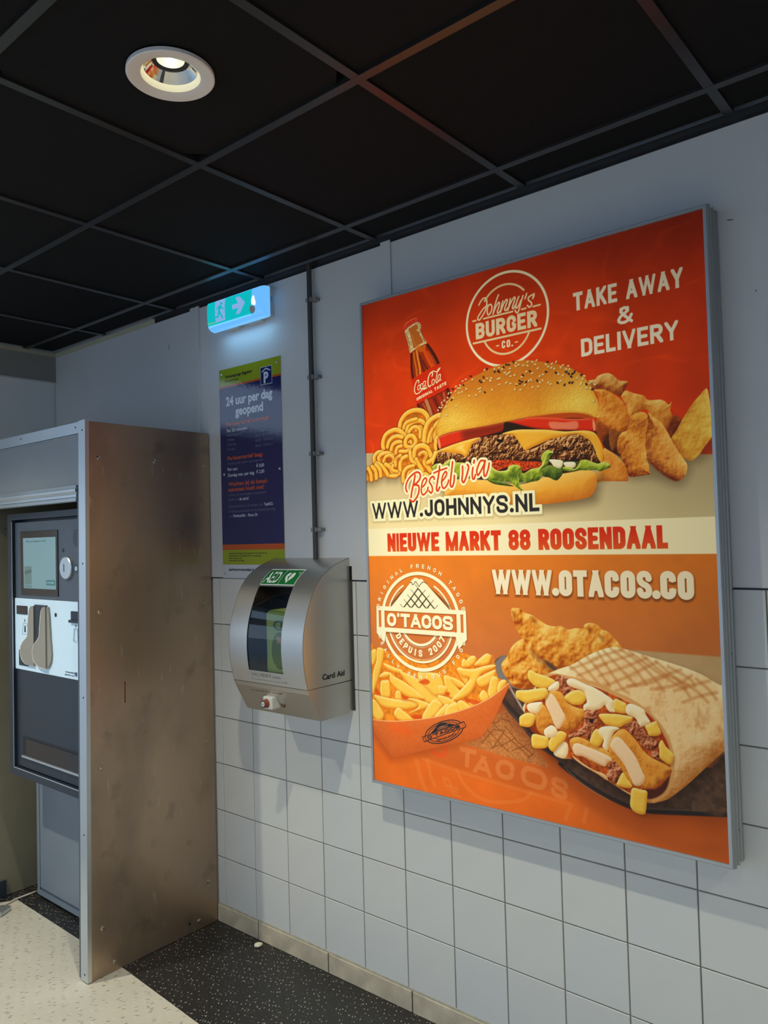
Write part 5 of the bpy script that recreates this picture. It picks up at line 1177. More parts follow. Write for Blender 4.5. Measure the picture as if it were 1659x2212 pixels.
    puff([(512.6,612.5),(537.7,629.7),(568.9,630.4),(577.0,619.3),(592.5,615.5),(611.3,618.7),(618.5,627.6),(625.4,644.7),(651.8,633.5),(677.5,630.6),(688.8,620.1),(685.8,603.6),(693.5,589.6),(708.2,582.2),(727.4,591.1),(718.2,599.9),(710.5,615.4),(702.9,627.7),(688.2,636.3),(687.6,652.5),(676.1,668.0),(650.4,671.2),(639.2,672.7),(613.2,669.7),(621.6,694.7),(608.7,689.0),(594.0,677.4),(581.0,666.5),(552.2,662.9),(520.9,657.4),(497.2,650.6),(507.9,632.6)], *gr, w=18, nz=1.1)
    for q, a in (([(576.2,641.1),(606.7,640.0),(621.3,654.3),(598.4,659.4),(575.7,654.4)], .7), ([(521.8,633.6),(553.0,639.3),(575.6,657.8),(536.8,655.1)], .55), ([(632.8,645.2),(651.5,641.7),(643.4,659.2),(632.5,655.1)], .4)): fill(q, col(58, 80, 16), 14, al=a)
    for q in ([(514.4,617.7),(537.7,632.1),(572.7,632.7),(584.6,621.6),(607.5,620.7)], [(691.5,623.6),(700.1,604.8),(711.4,589.7),(723.8,592.4)], [(606.5,646.6),(609.4,670.1),(619.2,690.6)]): line(q, 1.8, col(236, 236, 130), al=.75)
    # top bun
    bun = [(316.9,503.7),(313.3,481.0),(317.6,459.8),(328.0,441.2),(339.8,419.2),(355.8,399.8),(371.6,382.3),(389.4,365.2),(413.4,350.9),(439.0,340.0),(468.3,329.5),(501.2,320.8),(533.5,314.0),(565.2,309.6),(588.5,307.7),(622.8,308.5),(652.6,311.5),(685.4,321.0),(721.1,330.9),(752.6,341.6),(783.3,354.7),(806.7,369.6),(826.3,385.3),(839.0,404.5),(851.4,425.1),(859.9,445.0),(867.1,461.6),(870.3,480.6),(867.7,498.8),(855.0,506.0),(825.6,493.6),(792.1,485.7),(747.3,481.4),(694.0,480.6),(638.9,480.5),(582.0,483.7),(527.2,487.5),(462.5,490.5),(399.8,492.3),(347.9,497.3),(323.5,505.5)]
    r = sdp(smoothc(bun), 3); sl, X, Y, D = r
    y0_, y1_ = Y.min(), Y.max()
    tt = np.clip((Y - y0_ - 40) / (250.), 0, 1) * np.ones_like(D)
    tt = np.clip(tt + .18 * N1[sl] + .10 * N2[sl], 0, 1)[..., None]
    cc = col(214, 122, 28) * (1 - tt) + col(255, 196, 50) * tt
    xr = np.clip(1 - np.abs(X - [(810.2,457.0),(810.5,457.1)][0][0]) / 130, 0, 1) * np.clip(1 - np.abs(Y - [(810.2,457.0),(810.5,457.1)][0][1]) / 110, 0, 1)
    cc = cc + (xr[..., None] * .8) * (col(255, 226, 96) - cc)
    xl = np.clip(1 - np.abs(X - [(379.7,456.3),(380.1,456.4)][0][0]) / 150, 0, 1) * np.clip(1 - np.abs(Y - [(379.7,456.3),(380.1,456.4)][0][1]) / 90, 0, 1)
    cc = cc + (xl[..., None] * .7) * (col(255, 222, 90) - cc)
    rim = np.clip(1 + D / 10, 0, 1)[..., None] * .45
    cc = cc * (1 - rim) + col(214, 128, 30) * rim
    cc = cc * (1 + .10 * E4[sl][..., None] + .06 * N3[sl][..., None])
    al = np.clip(.5 - D, 0, 1)[..., None]; C[sl] = C[sl] * (1 - al) + np.clip(cc, 0, 1) * al
    fill([(642.7,480.3),(694.0,480.6),(747.3,481.7),(798.9,485.9),(838.8,495.9),(851.7,505.6),(845.0,508.5),(764.2,495.6),(693.8,485.2)], col(190, 78, 14), 6, al=.85)
    line([(323.5,505.5),(347.9,498.4),(399.7,493.3),(462.4,491.9),(527.1,488.9),(581.9,485.1),(638.9,481.5)], 3, col(150, 70, 14), al=.7)
    def seed(x, y, a, c, L_=4.6):
        d = np.array((math.cos(a), math.sin(a))) * L_; nn = np.array((-d[1], d[0])) * .55
        p = np.array((x, y)); shadow([p - d, p + nn, p + d, p - nn], .8, 1.4, 2.5, .5, (.4, .18, .02))
        puff([p - d, p - d * .4 + nn, p + d * .5 + nn * .8, p + d, p + d * .5 - nn * .8, p - d * .4 - nn], c * .72, c, np.minimum(c * 1.25, 1), w=2.2, nz=.1, n=3)
    P_ = np.array(bun); cxb = .5 * (P_[:, 0].min() + P_[:, 0].max()); wb_ = .5 * (P_[:, 0].max() - P_[:, 0].min()); topb = P_[:, 1].min()
    k = 0; ss = []
    while k < 125:
        x = cxb + rng.uniform(-.97, .97) * wb_; f = rng.rand() ** 1.5
        yt = topb + (1 - math.sqrt(max(0, 1 - ((x - cxb) / wb_) ** 2))) * 150 - 4
        y = yt + f * (70 if abs(x - cxb) < wb_ * .6 else 34) + 4
        if any((x - a) ** 2 + (y - b) ** 2 < 64 for a, b in ss): k += .2; continue
        ss.append((x, y)); seed(x, y, rng.uniform(-1.2, 1.2), col(240, 206, 134) if rng.rand() > .13 else col(44, 32, 30)); k += 1
    for q in [(444.3,388.8),(469.0,389.8),(485.3,370.3),(360.3,396.8),(394.5,414.5),(355.3,438.4),(606.5,391.3),(625.2,396.3),(666.2,394.3),(684.5,395.0),(612.7,377.1),(640.6,383.9),(555.8,351.0),(524.1,353.6),(587.3,339.6),(717.2,387.8),(724.1,393.7),(817.1,408.2),(833.3,420.9),(853.4,459.7)]: seed(q[0], q[1], rng.uniform(-1.2, .6), col(244, 208, 130))
    for q in [(501.7,385.4),(554.6,331.0),(484.1,346.9),(498.6,338.7),(635.1,353.2),(623.6,368.7),(681.5,376.5),(767.7,401.8),(783.4,397.8),(792.0,399.0),(570.6,319.3),(588.2,314.5),(658.8,345.3),(774.3,366.0),(799.9,369.5),(819.8,381.2),(851.4,426.7)]: seed(q[0], q[1], rng.uniform(-1.2, 1.2), col(48, 34, 32))

    # ---- order line
    B5 = col(255, 244, 186); BR = col(226, 62, 16)
    st_ = [([(187.2,673.1),(183.0,663.9),(184.3,649.1),(194.4,632.0),(211.7,618.4),(230.5,610.9),(243.2,617.8),(242.7,632.4),(231.2,644.8),(218.0,651.3)], 6.4), ([(222.8,620.7),(216.3,645.3),(208.0,671.3),(203.5,691.8)], 6.8), ([(219.8,652.9),(234.5,655.3),(237.7,670.2),(229.6,690.2),(212.3,707.0),(197.6,700.3)], 6.4),
           ([(247.9,662.0),(260.1,655.5),(269.8,640.1),(264.6,632.4),(253.3,641.9),(247.9,662.0),(247.2,679.5),(255.4,687.3),(270.3,675.0),(274.4,663.7)], 5.6), ([(300.4,639.3),(297.1,630.4),(286.2,634.0),(280.4,646.6),(288.9,658.8),(292.0,673.4),(286.3,683.2),(277.5,675.5)], 5.8), ([(323.1,599.2),(318.7,623.3),(312.5,648.8),(308.1,671.5),(313.2,677.6),(320.7,666.5)], 6.4), ([(299.3,619.0),(324.4,612.2),(350.8,607.1)], 5.4),
           ([(328.3,649.8),(340.9,639.2),(350.1,625.6),(345.2,618.1),(334.3,630.2),(329.4,649.9),(331.2,665.8),(339.8,670.6),(352.5,657.1),(356.4,646.0)], 5.6), ([(373.9,589.1),(369.5,615.7),(364.4,643.7),(362.7,662.1),(369.4,668.2),(376.8,653.1),(379.2,633.4)], 6.2),
           ([(411.4,606.2),(410.5,630.1),(407.5,649.5),(413.9,656.9),(422.9,642.1),(430.2,623.1),(434.0,609.5),(429.3,602.1)], 6.2), ([(449.8,613.5),(446.6,629.9),(447.6,646.7),(453.1,648.4),(457.9,636.3)], 5.8), ([(455.2,591.7),(453.6,598.5)], 7.), ([(495.0,597.8),(480.6,593.9),(470.4,606.8),(463.2,625.6),(467.6,638.4),(479.5,624.1),(489.8,608.4),(495.1,595.1),(489.3,622.1),(490.2,641.4),(496.7,640.5),(505.4,620.6),(509.2,604.5)], 5.8)]
    for q, w in st_: line(q, w + 15, (.55, .42, .2), al=.25, n=3, soft=9)
    for q, w in st_: line(q, w + 13.5, B5, n=3, soft=1.4)
    wj = [(12.6 * .55 + 4.6, B5, 1, 0, 0, 1.2), (0, col(48, 42, 38), 1, 0, 0, .8)]
    text('WWW.JOHNNYS.NL', (33, 704.5), (1, 0), (0, 1), 642, 53.5, 10.8, [(12, (.5, .4, .2), .3, 1, 3, 8), (9, B5, 1, 0, 0, 1.3), (0, col(46, 42, 38), 1, 0, 0, .8)], gap=6.2)
    for q, w in st_: line(q, w, BR, n=3)
    text('NIEUWE MARKT 88 ROOSENDAAL', (97, 810), (1, 0), (0, 1), 947, 61, 15.2, [(0, col(226, 50, 8), 1, 0, 0, .9)], gap=3.4)
    tg = np.clip((V - 825) / 46, 0, 1)[..., None] * (C[..., 0:1] - C[..., 1:2] > .35) * ((V > 808) & (V < 873))[..., None]
    C[:] = C * (1 - tg * .5) + col(240, 122, 42) * tg * .5

    # ---- chicken, board and bag
    gb = [(494.9,1376.1),(534.7,1358.5),(583.5,1327.8),(581.1,1393.7),(634.5,1451.0),(677.9,1496.0),(619.2,1493.8),(539.4,1490.5),(451.2,1479.3),(379.3,1477.4)]
    fill([(431.9,1452.4),(505.0,1370.6),(554.6,1339.5),(591.1,1376.0),(634.8,1442.9),(680.0,1497.6),(619.2,1494.6),(539.4,1490.5),(451.2,1480.1),(379.4,1474.0)], col(196, 128, 66), 3, sm=False, al=.8, tex=N4 * .5)
    for q in ([(468.7,1413.2),(544.9,1473.1)], [(489.3,1393.6),(615.3,1476.2)], [(533.3,1396.1),(579.4,1439.0),(627.0,1468.3)], [(559.4,1466.7),(602.5,1445.7)], [(516.3,1460.9),(570.4,1428.0)], [(491.5,1468.9),(532.7,1412.8)], [(610.5,1479.0),(629.5,1463.9)], [(451.9,1460.1),(493.5,1414.0),(532.7,1410.7)], [(486.6,1469.6),(511.6,1457.4)], [(484.7,1385.8),(504.1,1393.7),(524.3,1376.5),(553.1,1381.0)]): line(q, 4, col(150, 84, 36), al=.8, sm=False)
    gt = col(246, 138, 60)
    fill([(368.8,1476.9),(451.1,1481.4),(539.4,1492.6),(619.1,1497.0),(680.0,1498.8),(736.2,1568.0),(592.9,1579.5),(396.9,1565.0),(224.0,1545.9),(178.4,1535.1),(254.4,1482.9)], col(190, 88, 34), 30, sm=False, al=.4)
    for q, w in (([(224.0,1545.9),(323.2,1558.2),(396.9,1565.0),(592.9,1579.5),(748.2,1589.0)], 11), ([(195.0,1555.1),(210.4,1606.7),(231.7,1647.6)], 16), ([(240.9,1547.6),(250.6,1590.6),(266.1,1623.4)], 12), ([(355.2,1559.3),(385.2,1601.5),(445.6,1632.7),(524.8,1625.4),(592.0,1604.0),(616.0,1579.2)], 11), ([(739.4,1598.6),(725.2,1632.7)], 12), ([(790.1,1592.1),(780.4,1628.7)], 12)): line(q, w, gt, al=.35, soft=4)
    for chh, ps_, oc in (('O', [(254.6,1478.4),(325.7,1486.4),(247.3,1525.1)], 1), ('T', [(368.6,1481.6),(430.7,1485.9),(362.2,1541.6)], 0), ('A', [(422.7,1495.7),(490.3,1502.6),(415.4,1555.4)], 0), ('C', [(502.9,1495.5),(567.7,1500.7),(493.3,1554.4)], 0), ('O', [(586.5,1500.0),(672.9,1508.7),(581.9,1561.2)], 0), ('S', [(685.9,1516.4),(737.9,1524.8),(679.3,1575.1)], 0)):
        a, b, c3 = ps_
        ex = np.array(b) - np.array(a); ey = np.array(c3) - np.array(a); Lx, Ly = np.linalg.norm(ex), np.linalg.norm(ey)
        text(chh, a, ex / Lx, ey / Ly, Lx, Ly, 15, [(0, col(250, 80, 20) if oc else col(240, 146, 76), .5, 0, 0, 2)], gap=0)
    for chh, ps_ in (("D", [(297.6,1589.0),(330.0,1592.0),(304.7,1618.5)]), ("E", [(326.6,1612.3),(358.5,1615.1),(336.3,1641.0)])):
        a, b, c3 = ps_; ex = np.array(b) - np.array(a); ey = np.array(c3) - np.array(a); Lx, Ly = np.linalg.norm(ex), np.linalg.norm(ey)
        text(chh, a, ex / Lx, ey / Ly, Lx, Ly, 8, [(0, gt, .4, 0, 0, 2)], gap=0)
    # slate board
    board = [(501.3,1222.0),(536.0,1187.3),(579.4,1196.5),(627.8,1229.7),(790.5,1332.4),(938.4,1425.7),(1129.0,1421.3),(1201.3,1485.9),(1199.7,1524.6),(1072.1,1546.5),(958.8,1566.6),(915.8,1561.5),(844.8,1544.3),(783.5,1518.1),(726.6,1486.7),(694.3,1465.1),(654.3,1447.2),(620.7,1421.6),(586.7,1386.2),(551.8,1356.3),(520.3,1312.6)]
    shadow(board, 0, 34, 44, .5, (.42, .16, .03))
    fill(board, col(84, 60, 46), 1.5, tex=N3 * .5)
    fill([(501.3,1222.0),(536.0,1187.3),(579.4,1196.5),(598.9,1247.9),(618.5,1292.4),(590.5,1283.0),(547.4,1278.1),(532.3,1289.1),(514.4,1271.9)], col(142, 134, 122), 4, al=.8)
    line([(520.7,1303.0),(552.5,1337.3),(587.4,1367.4),(621.5,1400.0),(655.0,1428.8),(694.6,1456.0)], 14, col(58, 42, 36), soft=3); line([(551.3,1271.4),(575.3,1306.5),(599.0,1341.1)], 7, col(206, 188, 158), al=.8, soft=4)
    line([(713.7,1479.9),(752.1,1503.1),(802.1,1526.3),(859.9,1547.1),(915.8,1560.1),(961.9,1561.9),(1061.4,1546.8),(1175.1,1527.2)], 12, col(40, 34, 32), soft=3, al=.9)
    line([(726.7,1485.2),(758.2,1510.9),(801.8,1535.1),(853.5,1554.0)], 3, col(150, 140, 130), al=.5, soft=3); line([(962.1,1556.3),(1018.2,1546.2),(1098.8,1532.5)], 3, col(120, 110, 100), al=.5, soft=3)
    fill([(1040.9,1491.1),(1084.1,1462.0),(1126.6,1423.1),(1166.0,1385.7),(1160.5,1526.0),(1101.9,1534.0),(1017.6,1536.2)], col(92, 66, 48), 10, tex=N3 * .6)
    # chicken
    chk = (col(172, 74, 6), col(238, 150, 40), col(255, 208, 104)); cn = E2 * 1.3 + E3 * .5 + N3 * .5 + N2 * .7
    puff([(609.4,1131.7),(586.5,1141.8),(565.9,1160.6),(553.6,1183.9),(535.4,1205.4),(529.0,1220.9),(539.7,1245.0),(553.6,1261.1),(570.2,1276.8),(601.1,1281.0),(631.9,1275.3),(665.1,1262.2),(703.4,1236.8),(701.5,1217.9),(678.2,1198.4),(657.2,1183.2),(630.6,1160.9),(620.2,1142.1)], *chk, w=44, nz=1., nf=cn)
    puff([(573.1,1043.3),(598.7,1043.6),(612.3,1054.1),(639.8,1061.5),(661.2,1073.9),(687.7,1087.1),(714.2,1090.5),(730.0,1087.2),(753.1,1096.7),(776.3,1091.4),(799.0,1091.8),(801.9,1081.1),(819.6,1074.4),(841.6,1079.1),(853.3,1091.0),(870.1,1095.8),(888.5,1112.9),(906.7,1132.0),(919.9,1153.5),(881.1,1183.6),(781.7,1215.4),(730.6,1210.6),(704.6,1205.7),(678.5,1191.1),(646.6,1174.3),(630.7,1158.5),(612.0,1137.7),(595.8,1121.5),(582.5,1097.5),(572.1,1070.7),(568.3,1055.9)], *chk, w=56, nz=1., nf=cn)
    for q in ([(575.6,1053.2),(583.9,1060.3),(581.8,1077.7),(576.5,1068.0)], [(634.0,1067.9),(647.6,1072.1),(655.3,1086.3),(641.9,1079.7)], [(811.7,1087.6),(826.4,1091.4),(821.0,1103.3)], [(843.0,1106.6),(857.4,1112.5),(859.3,1126.1)]): shadow(q, 0, 0, 8, .5, (.5, .18, 0))
    fill([(635.9,1165.4),(667.9,1187.2),(704.4,1210.5),(688.1,1219.1),(662.1,1197.3),(638.2,1177.4)], col(120, 48, 8), 22, al=.65)
    fill([(675.9,1189.0),(699.5,1199.0),(715.0,1209.6),(701.6,1215.5),(683.4,1202.8)], col(70, 60, 50), 6, al=.8)
    # tortilla
    tor = [(675.9,1234.4),(696.7,1221.8),(730.6,1206.8),(763.7,1193.4),(796.6,1173.0),(828.7,1155.9),(860.0,1143.4),(884.5,1137.3),(909.0,1138.2),(975.1,1153.0),(1053.5,1170.6),(1112.3,1188.0),(1158.8,1211.2),(1211.4,1227.7),(1207.4,1331.1),(1158.0,1378.9),(1116.1,1423.5),(1075.1,1467.9),(1036.2,1504.8),(1013.7,1522.7),(985.4,1535.1),(959.9,1540.1),(919.9,1529.8),(846.5,1498.0),(766.5,1462.3),(720.9,1463.8),(698.1,1452.5),(681.7,1443.0),(655.7,1410.4),(622.5,1372.1),(599.0,1341.1),(610.7,1311.8),(640.2,1271.6)]
    shadow(tor, 6, 20, 30, .5, (.1, .04, 0))
    puff(tor, col(190, 110, 36), col(250, 208, 140), col(255, 242, 184), w=60, nz=.5, nf=(N2 * 1.3 + E3 * .6), L=(-.5, -.7))
    gl_ = (.75, .42, .14)
    for q in ([(839.0,1154.5),(900.5,1240.0),(920.9,1255.7)], [(856.3,1148.7),(918.0,1209.1),(944.7,1235.4)], [(878.2,1142.5),(937.5,1185.0),(972.2,1228.2)], [(904.3,1140.6),(956.2,1174.5),(999.4,1216.7),(1018.2,1240.9)], [(929.8,1145.5),(983.0,1181.1),(1030.3,1209.4),(1072.2,1230.9)], [(966.0,1153.9),(1022.1,1197.2),(1058.2,1211.0),(1084.1,1248.7)], [(1001.3,1166.4),(1047.8,1203.4),(1076.8,1221.9)], [(1031.6,1176.9),(1083.8,1202.1),(1097.7,1219.8)],
              [(823.6,1174.1),(868.0,1156.9),(911.3,1142.4)], [(830.2,1194.3),(884.1,1173.8),(938.7,1153.8)], [(841.5,1218.5),(907.0,1192.1),(974.8,1159.8)], [(859.9,1244.1),(922.5,1213.1),(1001.2,1168.6)], [(888.1,1254.7),(954.1,1227.8),(1030.8,1196.4),(1063.5,1182.7)], [(921.6,1237.8),(972.2,1228.2),(1030.6,1200.7)], [(985.2,1240.0),(1042.6,1225.4),(1090.4,1195.1)], [(1046.4,1237.9),(1089.4,1220.6),(1135.2,1203.4)], [(747.1,1194.4),(781.9,1219.5),(806.2,1240.4)], [(773.4,1175.8),(807.4,1207.8),(835.9,1237.4)], [(799.2,1162.2),(837.3,1200.6),(869.5,1243.1)], [(756.9,1207.7),(798.1,1190.1),(838.3,1172.9)], [(776.7,1224.6),(822.4,1204.2),(862.2,1184.7)], [(1072.9,1213.8),(1105.4,1235.8),(1129.0,1258.3)], [(1102.5,1202.4),(1130.4,1224.8),(1149.6,1247.6)], [(1066.6,1265.6),(1105.0,1246.4),(1150.3,1231.0)]):
        line(q, 8, gl_, al=.42, soft=6)
    sp2 = np.clip((noise(26, 3, .8, 1.8) + .5 - .60) * 5, 0, 1)
    r = sdp(smoothc(tor), 2); sl, X, Y, D = r
    q2 = [(983.5,1284.0),(1148.9,1367.8)]
    m_ = np.clip((Y + (X - q2[0][0]) * .0 - q2[0][1]) / 120 + .4, 0, 1) * np.clip(-D / 6, 0, 1)
    over(sl, sp2[sl] * m_ * .9, col(190, 110, 40))
    line([(675.9,1234.4),(709.8,1229.7),(749.3,1233.4),(794.1,1238.0),(840.8,1245.0),(879.8,1261.0),(921.0,1273.5),(952.3,1289.6),(980.1,1308.4),(1004.4,1332.8),(1022.6,1363.1),(1032.2,1397.0),(1033.8,1426.7),(1029.8,1459.9),(1020.5,1488.7),(1003.0,1513.9),(979.9,1532.0)], 11, col(222, 160, 84), soft=3, al=.9)
    # mouth of the wrap
    mouth = [(679.1,1240.2),(713.2,1227.9),(749.1,1236.4),(793.9,1243.9),(840.5,1253.7),(879.6,1266.8),(917.8,1279.5),(949.3,1292.7),(974.4,1309.1),(998.7,1336.3),(1015.7,1364.1),(1025.4,1395.4),(1028.3,1427.6),(1024.3,1460.9),(1014.9,1489.8),(997.5,1512.2),(965.9,1529.3),(920.1,1524.2),(882.3,1511.5),(846.5,1498.0),(785.4,1468.0),(740.8,1457.6),(698.5,1443.4),(655.5,1416.6),(621.8,1390.7),(605.3,1362.0),(610.3,1324.2),(640.0,1277.7)]
    fill(mouth, col(178, 74, 18), 2, tex=N3 * .8 + N4 * .5)
    fill([(966.2,1301.8),(988.2,1318.4),(1009.4,1348.6),(1024.7,1379.2),(1024.1,1395.6),(1003.3,1360.4),(979.5,1325.1)], col(176, 52, 12), 6); fill([(961.2,1505.3),(992.5,1496.7),(1015.8,1467.8),(1027.5,1449.4),(1017.7,1489.3),(997.4,1514.9),(965.9,1529.3)], col(84, 34, 20), 5)
    fill([(618.6,1385.0),(642.6,1394.0),(662.7,1406.4),(648.9,1408.4),(625.0,1399.5)], col(150, 50, 14), 4)
    mn = E3 * 1.5 + E4 * 1.2 + N3 * .8
    mince = (col(90, 30, 10), col(186, 98, 52), col(240, 170, 120))
    for q in ([(709.5,1237.3),(729.8,1226.3),(744.2,1236.9),(751.6,1257.0),(764.2,1267.6),(747.6,1278.3),(731.0,1283.1),(721.7,1266.1),(715.6,1251.7)], [(794.0,1326.1),(816.4,1314.5),(834.9,1318.1),(830.8,1344.7),(820.6,1369.3),(806.9,1400.3),(788.4,1388.4),(769.6,1379.3),(789.4,1361.9)], [(909.5,1342.8),(921.6,1332.7),(942.1,1330.0),(953.3,1339.7),(972.4,1362.1),(994.5,1372.7),(996.7,1388.9),(973.7,1400.7),(951.3,1390.2),(934.8,1370.3),(914.9,1356.2)],
              [(854.3,1453.7),(872.9,1443.5),(893.7,1447.1),(899.1,1460.4),(892.2,1484.2),(879.6,1503.5),(858.7,1498.7),(843.4,1498.6),(856.5,1476.2)], [(979.2,1405.4),(993.4,1400.4),(1001.4,1410.1),(995.3,1424.8),(981.6,1416.0)], [(743.2,1394.9),(769.5,1382.3),(788.5,1385.5),(768.8,1400.1),(746.1,1403.4)]): puff(q, *mince, w=12, nz=1., nf=mn)
    nug = (col(164, 72, 8), col(234, 150, 44), col(250, 194, 84)); wht = (col(220, 156, 96), col(250, 210, 156), col(255, 236, 196)); fry = (col(214, 132, 20), col(250, 200, 70), col(255, 240, 146)); sau = (col(226, 176, 110), col(255, 232, 176), col(255, 248, 214))
    def nugget(q): puff(q, *nug, w=24, nz=.8)
    nugget([(639.6,1333.1),(666.0,1317.7),(691.9,1350.9),(701.1,1373.8),(684.0,1382.2),(666.1,1405.9),(646.0,1393.5),(638.5,1363.9)])
    nugget([(677.4,1286.0),(708.2,1273.6),(727.8,1280.5),(746.5,1305.2),(772.1,1314.0),(791.1,1317.6),(794.1,1337.8),(776.6,1363.6),(756.8,1378.1),(736.9,1386.8),(714.1,1381.1),(698.2,1362.2),(682.4,1333.9),(673.0,1313.8)])
    puff([(674.8,1310.6),(689.3,1284.7),(704.1,1292.1),(719.8,1317.3),(734.6,1345.4),(724.5,1367.7),(712.4,1381.9),(701.1,1373.8),(688.7,1345.3),(677.6,1325.4)], *wht, w=10, nz=.12)
    nugget([(745.9,1409.3),(769.0,1395.6),(800.6,1401.3),(818.9,1413.1),(849.6,1417.1),(870.3,1431.0),(875.9,1441.5),(860.3,1455.5),(847.7,1466.2),(817.0,1462.7),(786.1,1450.3),(760.6,1448.5),(751.4,1435.2)])
    puff([(755.1,1422.8),(768.3,1413.4),(799.9,1418.9),(836.9,1427.7),(861.1,1435.4),(869.8,1445.4),(857.4,1451.7),(847.8,1464.8),(817.3,1456.9),(786.2,1447.4),(763.8,1448.0),(754.7,1434.7)], *wht, w=12, nz=.12)
    nugget([(862.5,1397.9),(881.7,1369.4),(906.1,1354.6),(934.6,1375.9),(956.6,1403.4),(978.7,1419.3),(1006.3,1428.5),(1029.3,1438.3),(1027.2,1454.9),(1004.1,1483.6),(984.0,1499.6),(952.6,1505.5),(923.9,1502.5),(909.9,1486.7),(896.0,1463.7),(873.0,1439.1),(860.2,1418.3)])
    puff([(868.6,1397.0),(881.3,1380.8),(896.2,1381.5),(916.1,1401.2),(935.6,1423.4),(949.0,1451.9),(959.4,1477.9),(947.2,1498.2),(929.8,1500.0),(918.9,1479.5),(902.5,1448.5),(879.6,1423.8),(866.6,1408.7)], *wht, w=12, nz=.14)
    puff([(694.6,1456.0),(705.7,1427.3),(729.3,1414.8),(740.4,1425.0),(737.9,1449.2),(724.2,1463.3)], *sau, w=14, nz=.08)
    for q in ([(624.6,1222.2),(652.1,1230.5),(675.9,1234.4),(705.9,1245.1),(702.0,1259.1),(678.0,1270.7),(650.6,1270.5),(630.2,1260.3),(618.6,1242.9)], [(579.6,1287.2),(611.8,1282.3),(647.0,1273.9),(678.0,1270.7),(682.4,1288.4),(666.6,1302.4),(638.7,1311.7),(613.9,1320.7),(589.4,1314.2),(577.1,1306.3)], [(734.0,1290.2),(754.3,1271.6),(777.2,1263.9),(796.1,1270.1),(801.2,1284.2),(788.5,1301.8),(765.9,1307.4),(749.9,1303.3)],
              [(885.3,1276.2),(903.0,1281.3),(916.0,1288.2),(913.7,1311.2),(895.8,1313.4),(875.0,1307.4),(877.2,1289.9)], [(836.2,1325.2),(871.6,1318.7),(907.5,1317.6),(930.9,1320.3),(927.5,1332.0),(909.5,1342.8),(894.3,1352.0),(864.3,1351.8),(849.3,1345.1)], [(587.6,1362.7),(609.3,1349.1),(630.4,1348.0),(638.7,1357.7),(630.9,1380.2),(614.9,1390.1),(588.4,1389.0),(585.3,1377.0)],
              [(626.4,1410.0),(655.8,1407.4),(679.4,1413.1),(675.1,1437.9),(654.4,1445.7),(626.8,1445.3)], [(679.0,1425.2),(693.3,1402.0),(717.2,1386.6),(736.7,1392.8),(729.5,1411.8),(712.3,1429.3),(694.9,1448.5),(681.7,1443.0)], [(806.9,1400.3),(817.2,1375.6),(830.1,1365.1),(845.0,1377.4),(845.9,1394.6),(831.3,1414.1),(812.8,1411.1)], [(966.2,1338.0),(993.6,1322.7),(998.9,1330.8),(1006.4,1354.5),(978.0,1363.5),(970.0,1351.4)],
              [(999.7,1382.9),(1008.6,1369.3),(1019.0,1385.5),(1037.5,1401.6),(1036.4,1415.4),(1028.2,1429.8),(1014.7,1425.7),(1001.2,1415.6),(1000.6,1396.5)], [(898.6,1471.8),(909.9,1486.7),(923.8,1503.9),(911.8,1511.7),(882.3,1510.1),(882.7,1500.1)], [(923.6,1509.5),(943.9,1508.5),(963.8,1510.3),(962.4,1532.7),(959.0,1561.1),(953.5,1572.7),(932.8,1573.4),(917.3,1561.2),(917.3,1538.8)]):
        shadow(q, 2, 4, 7, .35, (.35, .12, 0)); puff(q, *fry, w=12, nz=.18)
    for q in ([(613.8,1323.8),(638.6,1314.8),(662.8,1312.0),(658.8,1327.7),(647.9,1344.3),(627.0,1346.9),(615.0,1339.1)], [(666.7,1390.6),(691.0,1373.7),(707.3,1385.0),(703.3,1403.6),(679.5,1411.6),(667.8,1405.7)], [(684.9,1266.9),(705.7,1249.7),(717.5,1247.0),(718.5,1263.4),(708.2,1273.6),(686.2,1277.4)],
              [(744.1,1239.9),(762.2,1233.7),(793.9,1243.9),(825.0,1252.4),(855.3,1266.6),(879.1,1281.1),(880.1,1292.5),(878.2,1304.1),(883.9,1312.0),(868.7,1313.9),(858.5,1303.6),(854.2,1297.0),(841.5,1308.6),(819.5,1315.6),(803.8,1316.1),(792.6,1320.4),(791.6,1305.8),(801.4,1295.9),(799.0,1275.6),(789.9,1264.9),(761.3,1259.0),(745.3,1251.7)],
              [(914.2,1296.9),(923.5,1285.1),(943.7,1287.8),(963.5,1296.6),(968.7,1309.8),(979.4,1327.9),(964.8,1338.2),(950.4,1340.1),(939.5,1322.0),(916.5,1313.6)], [(833.1,1367.6),(845.8,1357.1),(870.3,1352.4),(894.2,1354.8),(878.8,1366.9),(869.0,1385.5),(860.7,1406.8),(857.1,1420.2),(843.7,1412.2),(847.5,1391.5),(835.7,1378.8)]):
        puff(q, *sau, w=16, nz=.08)
    fill([(807.5,1341.9),(818.6,1340.5),(818.2,1349.3),(810.3,1351.8)], col(40, 24, 30), 3)
    puff([(754.0,1451.0),(785.4,1468.0),(816.4,1480.2),(847.0,1486.5),(855.5,1502.2),(822.3,1487.9),(785.2,1473.9),(760.1,1460.4)], col(190, 110, 40), col(240, 190, 120), col(255, 226, 160), w=8, nz=.4)

    # ---- fries in their tray
    fry2 = (col(232, 124, 14), col(255, 202, 74), col(255, 240, 156))
    fill([(-0.5,1204.0),(31.1,1198.8),(69.7,1201.9),(122.2,1215.4),(230.9,1223.9),(334.5,1212.8),(388.2,1189.6),(448.6,1203.7),(495.9,1186.8),(507.1,1217.2),(517.8,1255.3),(550.5,1265.0),(522.1,1304.1),(440.2,1347.5),(328.1,1390.7),(188.0,1426.8),(-9.1,1451.1)], col(244, 140, 28), 3, tex=N3 * .5)
